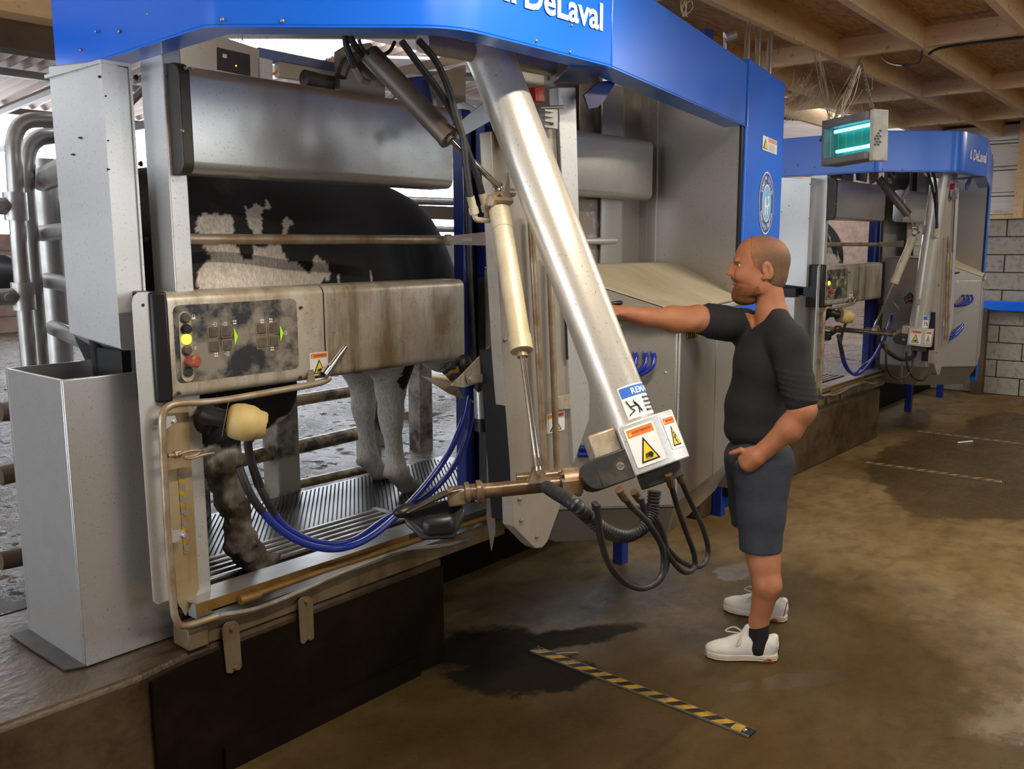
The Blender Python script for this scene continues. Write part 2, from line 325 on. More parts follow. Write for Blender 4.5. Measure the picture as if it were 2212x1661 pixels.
struct('wall_recess_far', MB().box(8.27, 11.5, 3.2, 3.35, 0, .44), M_concd)
struct('floor_barn', MB().box(-9, 24, 3.35, 15, .30, .455), M_slurry)
# pit room walls
struct('wall_right', MB().box(-3, 12, -3.4, -3.3, 0, 4.2), M_block)
struct('ceiling_sky_blocker', MB().box(-3, 12, -3.4, -1.7, 4.1, 4.2).box(-3, 12, -1.75, -1.65, 3.0, 4.2), M_block)  # unseen raised bay, shaped to keep sky off around the added side lights
struct('wall_left', MB().box(-3.1, -3, -3.4, 1.6, 0, 3.2), M_block)
wb = struct('wall_back', MB().box(11.53, 11.7, -3.4, 3.3, 0, 4.2), M_mortar)
for r in range(10):
    z0 = .005+r*.2
    y = 3.25-(.25 if r % 2 else .0)
    while y > .9:
        h = .5
        if not (r in (5,) and False): MB().box(11.50+random.uniform(-.003, .003), 11.56, y-h+.006, y-.006, z0, z0+.190).build('block', M_block, wb, bevel=.006)
        y -= h
for i, (z0, z1) in enumerate(((2.05, 2.245), (2.255, 2.29), (2.295, 2.53), (2.54, 2.575), (2.58, 2.82), (2.83, 2.86), (2.865, 3.03))):
    MB().box(11.47-(.012 if i % 2 == 0 else 0), 11.535, 1.0, 3.2, z0, z1).build('board', M_board, wb, bevel=.006)
MB().box(11.44, 11.54, 1.0, 3.2, 2.0, 2.045).build('wall_plate', M_wood, wb)
MB().box(11.36, 11.46, 2.33, 2.42, 2.0, 3.05).build('stud', M_wood, wb)
t = thing('blue_rail', 'blue painted steel rail running along the grey block wall', 'rail', (11.44, 2, 1.03))
MB().box(11.36, 11.44, -1, 2.72, .975, 1.085).build('beam', M_blue, t, bevel=.008)
MB().box(11.34, 11.45, 2.60, 2.72, 0, 1.0).build('post', M_woodd, t)

# ceiling: OSB sheets on joists and noggings
K = .045
def jy(y0, x): return y0+K*(x-4.5)
ce = struct('ceiling', MB().box(-3, 12, -1.75, 3.65, 3.06, 3.10), M_osb)
jys = [-1.60, -1.04, -.48, .08, .64, 1.20, 1.76, 2.28, 2.93, 3.52]
for y0 in jys:
    MB().prism([(-2.9, jy(y0, -2.9), 2.9), (11.5, jy(y0, 11.5), 2.9), (11.5, jy(y0, 11.5)+.045, 2.9), (-2.9, jy(y0, -2.9)+.045, 2.9)], (0, 0, .16)).build('joist', M_wood, ce)
for xb in (1.95, 3.95, 5.95, 7.95, 9.85):
    for a, c in zip(jys[2:-1], jys[3:]):
        MB().prism([(xb, jy(a, xb)+.045, 2.905), (xb, jy(c, xb), 2.905), (xb+.045, jy(c, xb), 2.905), (xb+.045, jy(a, xb)+.045, 2.905)], (0, 0, .115)).build('nogging', M_wood, ce)
t = MB().tube(bez([oz(2212, 80, 2.885), oz(2100, 93, 2.89), oz(2030, 104, 2.89), oz(2005, 118, 2.86)]), .008, 8).tube(bez([oz(1992, 110, 2.89), oz(1985, 135, 2.75), oz(1950, 141, 2.70), oz(1920, 135, 2.78), oz(1905, 122, 2.89)]), .006, 8).build('ceiling_cable', M_black)
tag(t, 'black electric cable looping below the timber ceiling joists', 'cable')

# barn beyond the stalls
eav = [oy(0, -70, 3.7)[2], oy(0, 27, 3.7)[2], oy(0, 88, 3.7)[2]]
M_corr = mat('weathered_corrugated_sheet', (.48, .39, .34), .8, 0, (.30, .2, .16), 2, .6, streak=(1, .3, 1))
M_truss = mat('rusty_truss_steel', (.10, .08, .07), .6, .3)
struct('trim_1', MB().box(-9, 1.75, 3.66, 3.78, eav[1], eav[1]+.26), M_wood)
struct('trim_2', MB().box(-9, 1.75, 3.80, 3.92, eav[2], eav[1]+.02), M_woodd)
def corr(x0, x1, y0, z0, y1, z1, p=.18, a=.03, th=.012):
    n = int((x1-x0)/p*6); b = MB(); v = []; f = []
    for i in range(n+1):
        x = x0+(x1-x0)*i/n; dz = a*math.sin(2*math.pi*(x-x0)/p)
        v += [(x, y0, z0+dz), (x, y1, z1+dz), (x, y0, z0+dz+th), (x, y1, z1+dz+th)]
    for i in range(n):
        k = 4*i; f += [(k, k+1, k+5, k+4), (k+2, k+6, k+7, k+3), (k, k+4, k+6, k+2), (k+1, k+3, k+7, k+5)]
    return b.add(v, f)
ro = struct('ceiling_barn', corr(-9, 5.2, 9.0, 4.25, 14.6, 3.72), M_corr); corr(5.2, 7.9, 11.3, 4.032, 14.6, 3.72).build('corrugated_sheet', M_corr, ro); corr(7.9, 20, 9.0, 4.25, 14.6, 3.72).build('corrugated_sheet', M_corr, ro)
zr = lambda y: 3.25+.15*(y-3.8)
for x0, x1, y0, y1 in ((-9, 24, 3.8, 4.75), (-9, 24, 4.75, 7.3), (-9, 4.9, 7.3, 9.0), (7.7, 24, 7.3, 9.0)):
    MB().prism([(x0, y0, zr(y0)), (x1, y0, zr(y0)), (x1, y1, zr(y1)), (x0, y1, zr(y1))], (0, 0, .03)).build('roof_sheet', M_corr, ro)
for x in (-1.0, 2.2, 5.4, 8.6, 11.8):
    MB().tube([(x, 3.9, 3.2), (x, 9, 3.94)], .06, 6).tube([(x, 9, 3.94), (x, 14.4, 3.62)], .06, 6).tube([(x, 9, 3.1), (x, 9, 3.9)], .05, 6).tube([(x, 7.0, 3.1), (x, 14.4, 3.12)], .05, 6).tube([(x, 7.4, 3.1), (x, 9, 3.9)], .045, 6).tube([(x, 11.2, 3.1), (x, 9, 3.9)], .045, 6).build('truss', M_truss, ro)
for y in (10.4, 12.2, 14.2):
    z = 4.25-(y-9)*.53/5.6-.05
    MB().box(-9, 20, y, y+.09, z-.09, z).build('purlin', M_truss, ro)
fw = struct('wall_far', MB().box(-9, 24, 14.62, 14.8, .3, 1.92), M_mortar)
struct('wall_daylight_mask_far', MB().box(-9, 3.2, 14.62, 14.8, 1.92, 4.2), M_brick)  # unseen upper wall, added to cut daylight on the feed column
for r in range(6):
    for k in range(14):
        x = -1.6+k*.9+(.45 if r % 2 else 0)
        MB().box(x+.012, x+.888, 14.58, 14.64, .46+r*.245, .46+r*.245+.228).build('block', M_brick, fw)
for z0_, z1_ in ((.3, 1.35), (2.5, 5)): struct('wall_daylight_mask_left', MB().box(-6.2, -6, 1.6, 14.8, z0_, z1_), M_brick)  # unseen wall with a slot, added to dim and band daylight from left
struct('wall_barn_end', MB().box(23.8, 24, 3.4, 14.8, .3, 5), M_brick)

# floor edging strips with warning stripes
def tape(p0, p1, wd, lab, stripes=13, bolts=4):
    p0 = A(p0); p1 = A(p1); d = (p1-p0); Ln = np.linalg.norm(d); d /= Ln; n = np.array([-d[1], d[0], 0]); z = A((0, 0, .002))
    t = thing('floor_edging_strip', lab, 'floor strip', p0, 'striped edging strips screwed to the pit floor')
    MB().prism([p0-n*wd/2+z, p1-n*wd/2+z, p1+n*wd/2+z, p0+n*wd/2+z], (0, 0, .006)).build('strip', M_blk, t)
    for s in (-1, 1): MB().prism([p0+n*s*wd/2+z, p1+n*s*wd/2+z, p1+n*s*(wd/2+.0015)+z, p0+n*s*(wd/2+.0015)+z], (0, 0, .008)).build('edge', M_galv, t)
    pitch = Ln/stripes
    for i in range(stripes):
        a = i*pitch+.003; c = a+pitch*.5; k = wd*.75 if i < stripes-1 else 0
        P = [p0+d*a-n*wd*.48, p0+d*c-n*wd*.48, p0+d*min(c+k, Ln-.003)+n*wd*.48, p0+d*min(a+k, Ln-.004)+n*wd*.48]
        MB().prism([p+A((0, 0, .0082)) for p in P], (0, 0, .0012)).build('stripe', M_yelt, t)
    for i in range(bolts):
        q = p0+d*(Ln*(.03+.94*i/(bolts-1))); MB().lathe(q+A((0, 0, .008)), (0, 0, 1), [(0, .009), (.003, .008), (.005, .004)], 10).build('bolt', M_galv, t)
    return t
tape((2.876, 2.346, 0), (2.848, 1.312, 0), .052, 'yellow and black striped strip lying nearest on the wet brown pit floor')
tape((7.21, 2.47, 0), (7.226, 1.45, 0), .052, 'worn striped strip on the floor just behind the standing man')
tape((8.74, 2.54, 0), (8.74, 1.5, 0), .052, 'farthest striped floor strip beside the dark puddle of the far stall')

tag(MB().tube([oz(1190, 1412, .004), oz(1222, 1410, .006), oz(1250, 1409, .004)], .0018, 6).build('straw', mat('straw', (.45, .36, .18), .7)), 'single pale straw lying beside the nearest striped strip', 'straw')
tag(MB().cyl(oz(2069, 956, .008), oz(2101, 953, .008), .007, n=8).build('white_stick', M_wht), 'short white stick lying on the floor by the far puddle', 'stick')
# pen on the far side of the stall
def post(u, vb, lab, wd=.13, h=1.15):
    b = oz(u, vb, .47); t = MB().box(b[0]-wd/2, b[0]+wd/2, b[1]-wd/2, b[1]+wd/2, .44, .44+h).build('concrete_post', M_post, bevel=.008)
    return tag(t, lab, 'post', 'concrete posts behind the stall'), b
post(612, 1085, 'square dung-stained concrete post behind the blue hoses of the near stall')
post(797, 985, 'concrete post hidden behind the white front legs of the near cow', .11, 1.0)
post(415, 1150, 'concrete post standing behind the muddy hind leg of the near cow', .13)
post(910, 965, 'dark wet concrete post right of the white legs of the near cow', .11, .9)
def rail(u0, v0, u1, v1, y, r, lab, m=None, ext=0):
    a = oy(u0, v0, y); b = oy(u1, v1, y); d = (b-a)/np.linalg.norm(b-a); b = b+d*ext
    return tag(MB().cyl(a, b, r, n=14).build('pen_rail', m or M_mudpipe), lab, 'rail')
rail(400, 1020, 800, 930, 3.72, .036, 'thick mud splashed pipe rail at mid height between the concrete posts')
rail(600, 1056, 792, 1013, 3.80, .024, 'lowest yellowish pipe rail just above the slurry behind the hoses')
rail(420, 900, 775, 843, 3.78, .03, 'upper pipe rail seen below the control console')
rail(880, 905, 1062, 906, 4.9, .055, 'dark mud covered rail right of the white cow legs', M_woodd)
rail(890, 813, 1000, 822, 5.6, .03, 'pinkish rail behind the teat cup bracket')
rail(0, 890, 40, 888, 6, .06, 'dirty bar at the left edge beyond the feed bin', M_woodd)
rail(0, 1212, 60, 1200, 3.55, .035, 'low muddy bar at the left edge beside the feed bin', M_woodd)
rail(0, 1028, 45, 1018, 4.4, .045, 'mud caked bar left of the feed bin at half height', M_woodd)
c = oy(935, 862, 6.0); hb = MB()
for i in range(16): hb.ball(c+A((random.uniform(-.28, .28), random.uniform(-.1, .1), random.uniform(-.14, .05))), random.uniform(.08, .15), 8, 6)
tag(hb.build('dung_heap', mat('brown_dung', (.22, .12, .04), .8, bump=.8)), 'lumpy brown heap of dung and straw beyond the white cow legs', 'dung')['kind'] = 'stuff'
# slurry lumps
lm = MB()
for i in range(420):
    x = random.uniform(-.5, 7); y = random.uniform(3.65, 9); s = random.uniform(.008, .028); lm.ball((x, y, .452), (s*1.3, s, s*.6), 7, 5)
tag(lm.build('slurry_clods', M_slurry), 'small clods of muck scattered over the wet barn floor', 'muck')['kind'] = 'stuff'

rg = thing('rear_gate', 'barred gate with dark plank far behind the front of the near cow', 'gate', oy(1010, 700, 4.4)*A((1, 1, 0))+A((0, 0, .455)))
for v_, r_, m_ in ((437, .026, M_galv), (497, .020, M_galv), (520, .016, M_galv)):
    MB().cyl(oy(800, v_-6, 4.4), oy(1130, v_+3, 4.4), r_, n=12).build('bar', m_, rg)
a_ = oy(800, 450, 4.4); b_ = oy(1130, 458, 4.4); MB().box(a_[0], b_[0], 4.38, 4.43, oy(960, 474, 4.4)[2], oy(960, 446, 4.4)[2]).build('plank', M_woodd, rg)
for u_ in (806, 1004, 1126):
    q = oy(u_, 460, 4.4); MB().box(q[0]-.035, q[0]+.035, 4.37, 4.44, .455, 2.05).build('post', M_galv, rg)
# gate pipes at the left
def pp(pts, y): return [oy(u, v, y) for u, v in pts]
t = thing('pipe_gate', 'galvanised bent tube gate with clamps behind the feed bin', 'gate', oz(75, 800, .455))
zf = .455
def down(p): return [p, A((p[0], p[1], .46))]
P = pp([(190, 262), (90, 259), (58, 262), (38, 278), (29, 312), (31, 360)], 3.9); P = bez(P, 5)+down(oy(40, 520, 3.9))[:1]+[A((oy(40, 520, 3.9)[0], 3.9, .46))]
MB().tube(P, .031, 14).build('outer_tube', M_galv, t)
P = pp([(190, 295), (110, 293), (78, 302), (60, 330), (56, 400)], 4.0); P = bez(P, 5)+[A((oy(56, 420, 4.0)[0], 4.0, .46))]
MB().tube(P, .034, 14).build('inner_tube', M_galv, t)
for v, in ((446,), (640,)):
    q = oy(40 if v < 500 else 45, v, 3.9); q = A((oy(40, 520, 3.9)[0], 3.9, q[2]))
    MB().cyl(q-A((0, 0, .055)), q+A((0, 0, .055)), .044).cyl(q, q-A((1.2, 0, 0)), .034).cyl(q+A((-.07, -.03, 0)), q+A((-.07, -.05, 0)), .016, n=8).build('clamp', M_galv, t)
t2 = thing('gate_post', 'wide dark steel post behind the bent tubes at left', 'post', oz(110, 790, .455))
q = oy(108, 520, 4.25); MB().cyl((q[0], 4.25, .46), (q[0], 4.25, 2.12), .062).build('tube', M_galv, t2)
MB().ball((q[0]+.10, 4.2, oy(128, 465, 4.2)[2]), (.05, .04, .07)).build('hinge', M_dark, t2)
for u0, v0, u1, v1, r in ((92, 388, 150, 362, .05), (90, 504, 170, 496, .034), (102, 606, 180, 618, .034), (116, 708, 190, 740, .034)):
    a = oy(u0, v0, 4.12); b = oy(u1, v1, 3.6); MB().cyl(a, b+(b-a)*.15, r).ball(a, r).build('bar', M_galv, t2)
q = oy(0, 598, 5.2); tag(MB().ball(q, (.13, .1, .12), 18, 12).build('dark_oval', M_black), 'black rounded bucket hanging at the left edge beyond the tube gate', 'oval')  # plain black ellipsoid for an unidentified dark object
# ================================================================ lettering and stickers
def text(s, size, O, R, U, m, parent, name='lettering', th=.0012, bold=0, align='LEFT', sx=1, kind=None):
    cu = bpy.data.curves.new('t', 'FONT'); cu.body = s; cu.size = size; cu.offset = bold; cu.align_x = align; cu.resolution_u = 3
    o = bpy.data.objects.new('t', cu); COL.objects.link(o); bpy.context.view_layer.update()
    me = o.to_mesh(); v = [tuple(p.co) for p in me.vertices]; f = [tuple(p.vertices) for p in me.polygons]; o.to_mesh_clear(); bpy.data.objects.remove(o); bpy.data.curves.remove(cu)
    R = A(R); U = A(U); N = np.cross(R, U); O = A(O)
    V = [O+R*p[0]*sx+U*p[1]+N*th for p in v]
    return mkobj(name, V, f, m, parent, smooth=False, kind=kind, fix=False)
def flat(pts, O, R, U, z, m, parent, name, th=.0008, label=None):
    R = A(R); U = A(U); N = np.cross(R, U); return MB().prism([A(O)+R*x+U*y+N*z for x, y in pts], N*th).build(name, m, parent, label, smooth=False)
def sticker(O, R, U, wd, h, parent, icon='hand'):
    s = flat(rnd_poly(0, wd, 0, h, wd*.06), O, R, U, .0005, M_wht, parent, 'warning_label', .001)
    F = lambda p, z, m, n: flat([(x*wd, y*h) for x, y in p], O, R, U, z, m, s, n)
    F([(.06, .76), (.94, .76), (.94, .95), (.06, .95)], .0016, M_orange, 'orange_band')
    text('AVERTISSEMENT', h*.085, A(O)+A(R)*wd*.55+A(U)*h*.83, R, U, M_blk, s, th=.0028, align='CENTER', sx=wd/h*1.05)
    F([(.09, .79), (.19, .79), (.14, .91)], .0026, M_yel, 'small_triangle')
    F([(.18, .08), (.82, .08), (.5, .70)], .0016, M_blk, 'triangle_border'); F([(.25, .115), (.75, .115), (.5, .60)], .0026, M_yel, 'triangle')
    if icon == 'hand':
        b = MB(); N = np.cross(A(R), A(U))
        def e(pts): b.prism([A(O)+A(R)*x*wd+A(U)*y*h+N*.0036 for x, y in pts], N*.0006)
        e([(.50, .17), (.60, .17), (.65, .22), (.62, .29), (.52, .30), (.47, .24)])
        for k in range(4): e([(.36+.01*k, .175+.028*k), (.50, .185+.028*k), (.50, .203+.028*k), (.36+.01*k, .193+.028*k)])
        e([(.36, .145), (.62, .155), (.62, .165), (.36, .155)]); b.build('hand_symbol', M_blk, s, smooth=False)
    else:
        b = MB(); N = np.cross(A(R), A(U))
        def e(pts): b.prism([A(O)+A(R)*x*wd+A(U)*y*h+N*.0036 for x, y in pts], N*.0006)
        e([(.47, .44), (.53, .44), (.53, .49), (.47, .49)]); e([(.45, .20), (.50, .42), (.56, .42), (.52, .28), (.60, .14), (.55, .13), (.49, .22)]); e([(.38, .30), (.62, .38), (.62, .41), (.38, .33)])
        b.build('figure_symbol', M_blk, s, smooth=False)
    return s
X1 = A((1, 0, 0)); Y1 = A((0, 1, 0)); Z1 = A((0, 0, 1))
YF = 2.57
ROB = []     # (root, label of the copy on the far stall)
def rthing(name, lab, lab2, cat, loc=(2, 2.57, .455), group=None):
    t = thing(name, lab, cat, loc, group); ROB.append((t, lab2)); return t
def PX(poly, y): return [oy(u, v, y) for u, v in poly]
def bolt(b, p, n, r=.010): return b.lathe(p, n, [(0, r), (.004, r), (.005, r*.62), (.010, r*.6)], 6)

# ---------------------------------------------------------------- blue canopy
def arcs(P, r, n=5):
    out = [A(P[0])]; R0 = r
    for i in range(1, len(P)-1):
        r = R0[i-1]; p0, p, p1 = A(P[i-1]), A(P[i]), A(P[i+1]); a = (p0-p)/np.linalg.norm(p0-p); c = (p1-p)/np.linalg.norm(p1-p)
        for k in range(n+1):
            t = k/n; out.append((1-t)**2*(p+a*r)+2*t*(1-t)*p+t*t*(p+c*r))
    return out+[A(P[-1])]
def wall_strip(b, P, z0, z1, th, inner=None):
    n = len(P); Q = []
    for i in range(n):
        t = P[min(i+1, n-1)]-P[max(i-1, 0)]; t = t/np.linalg.norm(t); Q.append(A((-t[1], t[0])))
    outer = [(p[0], p[1]) for p in P]; inn = [tuple(p+q*th) for p, q in zip(P, Q)]
    v = [(x, y, z) for z in (z0, z1) for x, y in outer+inn]; f = []
    for i in range(n-1):
        f += [(i, i+1, 2*n+i+1, 2*n+i), (n+i+1, n+i, 3*n+i, 3*n+i+1), (i+1, i, n+i, n+i+1), (2*n+i, 2*n+i+1, 3*n+i+1, 3*n+i)]
    f += [(0, 2*n, 3*n, n), (n-1, 2*n-1, 4*n-1, 3*n-1)]; return b.add(v, f)
cp = [(1.40, 3.19), (1.36, 2.206), (1.80, 1.728), (2.512, 1.727)]
PA = arcs(cp, (.035, .10))
can = rthing('stall_canopy', 'bright blue sheet metal canopy running over the top of the near milking stall', 'smaller blue canopy with whole white lettering over the far milking stall', 'canopy', (2, 2.2, 2.305))
wall_strip(MB(), PA, 2.305, 2.60, .012).build('front_panel', M_blue, can, bevel=.004)
wall_strip(MB(), PA, 2.301, 2.3055, .085).build('bottom_flange', M_blue, can)
d4 = A((4.19-2.516, 2.085-1.727)); L4 = np.linalg.norm(d4); d4 /= L4
PB = [A((2.518, 1.7275)), A((4.17, 2.081))]
wall_strip(MB(), PB, 2.303, 2.592, .012).build('side_panel', M_blue, can, bevel=.004)
wall_strip(MB(), PB, 2.299, 2.3035, .10).build('side_flange', M_blue, can)
MB().prism([(2.40, 1.81, 2.301), (2.52, 1.745, 2.301), (2.70, 1.95, 2.301), (2.62, 2.05, 2.301)], (0, 0, -.004)).add([], []).build('gusset', M_blued, can)
MB().prism(PX([(1262, 205), (1296, 176), (1334, 172), (1304, 220), (1290, 232), (1272, 235)], 1.90), (0, .006, 0)).build('gusset_ear', M_blued, can)
text('DeLaval', .112, (2.068, 1.725, 2.404), X1, Z1, M_wht, can, 'lettering', .002, .0028, sx=1.09)
b = MB(); e0 = A((1.985, 1.7238, 2.404))
for pts in ([(0, 0), (.022, 0), (.040, .055), (.030, .085), (.018, .05)], [(.030, 0), (.052, 0), (.046, .02), (.036, .02)], [(-.004, .012), (.010, .05), (.020, .075), (.004, .06)]):
    b.prism([e0+X1*x+Z1*z for x, z in pts], (0, -.0015, 0))
b.build('emblem', M_wht, can, smooth=False)
b = MB()
for u, v, in ((208, 68), (258, 68), (320, 30), (175, 108)): b.ball(opl(u, v, (1, 0, 0), 1.375), .006, 8, 5)
for u, v in ((480, 42), (610, 45)): b.ball(opl(u, v, (.735, .678, 0), 1.36*.735+2.206*.678-.003), .006, 8, 5)
for u, v in ((1158, 88), (1231, 112), (1235, 55)): b.ball(oy(u, v, 1.726), .005, 8, 5)
b.build('rivets', M_galv, can)

# blue end column with stickers
n4 = A((d4[1], -d4[0], 0)); c4 = n4@A((2.516, 1.727, 0)); D4 = A((d4[0], d4[1], 0))
def on4(u, v, off=0): return opl(u, v, n4, c4+off)
col = rthing('end_column', 'tall blue end column with round white emblem behind the man', 'blue end column at the right end of the far stall', 'column', (4.4, 2.2, .3))
pa = on4(1618, 140); pb = on4(1697, 185); wcol = 4.60
pL = A((4.21, 1.727+(4.21-2.516)*d4[1]/d4[0], 0)); pR = pL+D4*((pb-pL)[:2]@d4)
back = A((-n4[0], -n4[1], 0))*.14
MB().prism([pL, pR, pR+back, pL+back], (0, 0, 2.62-.95)).build('panel', M_blue, col, bevel=.006)
for c in col.children:
    for vtx in c.data.vertices: vtx.co.z += .95
b = MB(); q = A((4.172, 2.085, .32)); b.box(4.150, 4.172, 2.088, 2.13, .45, 2.30); b.build('black_seal', M_black, col)
MB().box(4.176, 4.192, 2.083, 2.14, .40, 2.30).cyl((4.184, 2.085, .4), (4.184, 2.085, 2.30), .009).build('edge_trim', M_blue, col)
MB().box(4.193, 4.208, 2.10, 2.14, .40, 2.30).build('dark_trim', M_blued, col)
O = on4(1646, 323, .0015); Wd = np.linalg.norm((on4(1676, 337, .0015)-on4(1645, 323, .0015))[:2]); Hh = abs(on4(1646, 291, .0015)[2]-O[2])
s = flat(rnd_poly(0, Wd, 0, Hh, .004), O, D4, Z1, .001, M_wht, col, 'caution_label')
flat([(Wd*.38, Hh*.68), (Wd*.97, Hh*.68), (Wd*.97, Hh*.95), (Wd*.38, Hh*.95)], O, D4, Z1, .002, M_salmon, s, 'red_band')
flat([(Wd*.05, Hh*.12), (Wd*.33, Hh*.12), (Wd*.19, Hh*.85)], O, D4, Z1, .002, M_blk, s, 'triangle_border'); flat([(Wd*.09, Hh*.16), (Wd*.29, Hh*.16), (Wd*.19, Hh*.72)], O, D4, Z1, .003, M_yel, s, 'triangle')
b = MB(); N = np.cross(D4, Z1)
for k in range(6): b.prism([O+D4*Wd*x+Z1*Hh*(y+.085*k)+N*.002 for x, y in ((.42, .09), (.90-.06*(k % 3), .09), (.90-.06*(k % 3), .115), (.42, .115))], N*.0005)
b.build('print_lines', M_grey, s, smooth=False)
ec = on4(1655, 439, .0015); rr_ = abs(on4(1655, 371, .0015)[2]-on4(1655, 507, .0015)[2])/2
def circ(r, n=40): return [(r*math.cos(2*math.pi*i/n), r*math.sin(2*math.pi*i/n)) for i in range(n)]
em = flat(circ(rr_), ec, D4, Z1, .0005, M_wht, col, 'round_emblem'); flat(circ(rr_*.955), ec, D4, Z1, .0014, mat('emblem_blue', (.05, .10, .36), .4), em, 'ring'); flat(circ(rr_*.60), ec, D4, Z1, .0023, M_wht, em, 'inner_ring'); flat(circ(rr_*.55), ec, D4, Z1, .0032, M_pale, em, 'sky_disc')
for s_, a0, a1, inv in (('VMS\u2122 V310', 158, 22, False), ('DeLaval RePro', 202, 338, True)):
    for i, ch in enumerate(s_):
        if ch == ' ': continue
        a = math.radians(a0+(a1-a0)*(i+.5)/len(s_)); rad = rr_*(.68 if not inv else .86)
        rd = D4*math.cos(a)+Z1*math.sin(a); tg = (D4*math.sin(a)-Z1*math.cos(a))
        if inv: text(ch, rr_*.26, ec+rd*rad, -tg, -rd, M_wht, em, 'letter', .0026, .001, 'CENTER')
        else: text(ch, rr_*.26, ec+rd*rad, tg, rd, M_wht, em, 'letter', .0026, .001, 'CENTER')
flat([(x*rr_, y*rr_) for x, y in ((-.30, .05), (-.22, .22), (-.02, .16), (.12, .24), (.30, .22), (.22, .06), (.34, .0), (.30, -.12), (.16, -.10), (.16, -.38), (.05, -.38), (.02, -.16), (-.16, -.14), (-.18, -.38), (-.28, -.38), (-.30, -.1))], ec, D4, Z1, .0041, M_wht, em, 'calf_figure')
flat([(x, y) for x, y in circ(rr_*.14)], ec-D4*.0+Z1*rr_*.06, D4, Z1, .005, M_pale, em, 'dial')

# ---------------------------------------------------------------- feed column, trough, post, upper panel
fc = rthing('feed_dispenser', 'tall pale steel feed dispenser column hanging over the bin at left', 'pale steel feed dispenser column beside the man\'s head on the far stall', 'feed column', (1.33, 2.85, 1.42))
MB().prism([(1.32, 2.70, 1.425), (1.40, 2.70, 1.415), (1.40, 3.06, 1.40), (1.32, 3.06, 1.455)], (0, 0, .85)).build('housing', M_white, fc, bevel=.004)
MB().box(1.312, 1.36, 2.692, 2.70, 1.43, 2.268).box(1.397, 1.404, 2.693, 2.72, 1.43, 2.27).build('seam_flange', M_white, fc)
MB().box(1.31, 1.405, 2.69, 3.07, 2.266, 2.276).build('top_rim', M_white, fc)
b = MB()
for u, v in ((214, 166), (226, 208), (231, 304), (233, 366)): bolt(b, oy(u, v, 2.698), (0, -1, 0), .0042)
for u, v in ((176, 298), (160, 334)): bolt(b, ox(u, v, 1.319), (-1, 0, 0), .0038)
b.build('screws', M_dark, fc)
MB().prism([(1.365, 2.80, 1.25), (1.43, 2.80, 1.25), (1.43, 3.0, 1.25), (1.365, 3.0, 1.25)], (0, 0, .16)).build('feed_chute', M_black, fc)
O = oy(259, 739, 2.698); sticker(O, X1, Z1, .066, oy(259, 684, 2.698)[2]-O[2], fc)
bn = rthing('feed_trough', 'open topped stainless feed trough at far left beneath the dispenser', 'stainless feed trough of the far stall half hidden behind the man\'s shoulder', 'trough', (1.3, 2.9, .455))
x0, x1, y0, y1, z0, z1 = 1.139, 1.445, 2.709, 3.127, .458, 1.352; th = .012
MB().box(x0, x1, y0, y0+th, z0, z1).build('front_sheet', M_steel, bn, bevel=.003); MB().box(x0, x1, y1-th, y1, z0, z1).build('rear_sheet', M_steel, bn)
MB().box(x0, x0+th, y0+th, y1-th, z0, z1).build('left_sheet', M_steel, bn, bevel=.003); MB().box(x1-th, x1, y0+th, y1-th, z0, z1).build('right_sheet', M_steel, bn)
MB().box(x0+th, x1-th, y0+th, y1-th, z0, z1-.13).build('feed', M_feed, bn, 'dark feed residue inside')
MB().prism([(x0-.055, y0+.02, z0), (x0, y0-.004, z0), (x0, y1, z0), (x0-.06, y1, z0)], (0, 0, .006)).build('foot_flange', M_dark, bn)
ps = rthing('stall_post', 'square white steel post left of the upper side panel', 'speckled white square post of the far stall', 'post', (1.49, 2.69, .455))
MB().box(1.464, 1.525, 2.62, 2.755, .53, 2.33).build('tube', M_white, ps, bevel=.004); MB().box(1.46, 1.53, 2.615, 2.76, 2.328, 2.338).build('cap', M_white, ps)
b = MB()
for u, v in ((296, 168), (306, 354), (318, 518)): bolt(b, ox(u, v, 1.463), (-1, 0, 0), .010)
bolt(b, oy(363, 166, 2.619), (0, -1, 0), .008); b.build('bolts', M_dark, ps)
def roundbar(x0, x1, y0, y1, z0, z1, r):
    pf = rnd_poly(y0, y1, z0, z1, r, 5); return MB().prism([(x0, y, z) for y, z in pf], (x1-x0, 0, 0))
up = rthing('upper_side_panel', 'wide rounded stainless side panel above the near cow', 'rounded stainless panel above the far cow', 'panel', (2, 2.6, 1.96))
roundbar(1.512, 2.63, 2.555, 2.72, 1.958, 2.272, .035).build('sheet', M_steel, up)
roundbar(1.475, 1.512, 2.552, 2.725, 1.952, 2.278, .036).build('end_cap', M_dark, up, 'dark grey end cap', bevel=.004)
b = MB()
for u, v in ((392, 283), (400, 147), (413, 149)): bolt(b, oy(u, v, 2.552), (0, -1, 0), .006)
b.build('bolts', M_galv, up)
rp = rthing('rear_side_panel', 'grey rounded steel panel seen in the niche behind the arm post', 'grey rounded panel in the niche of the far stall', 'panel', (3.4, 2.6, 1.95))
q0 = oy(1412, 305, 2.50); q1 = oy(1412, 432, 2.5)
roundbar(2.98, q0[0], 2.50, 2.60, q1[2], oy(1330, 291, 2.5)[2], .03).build('sheet', M_steel, rp, bevel=.006)

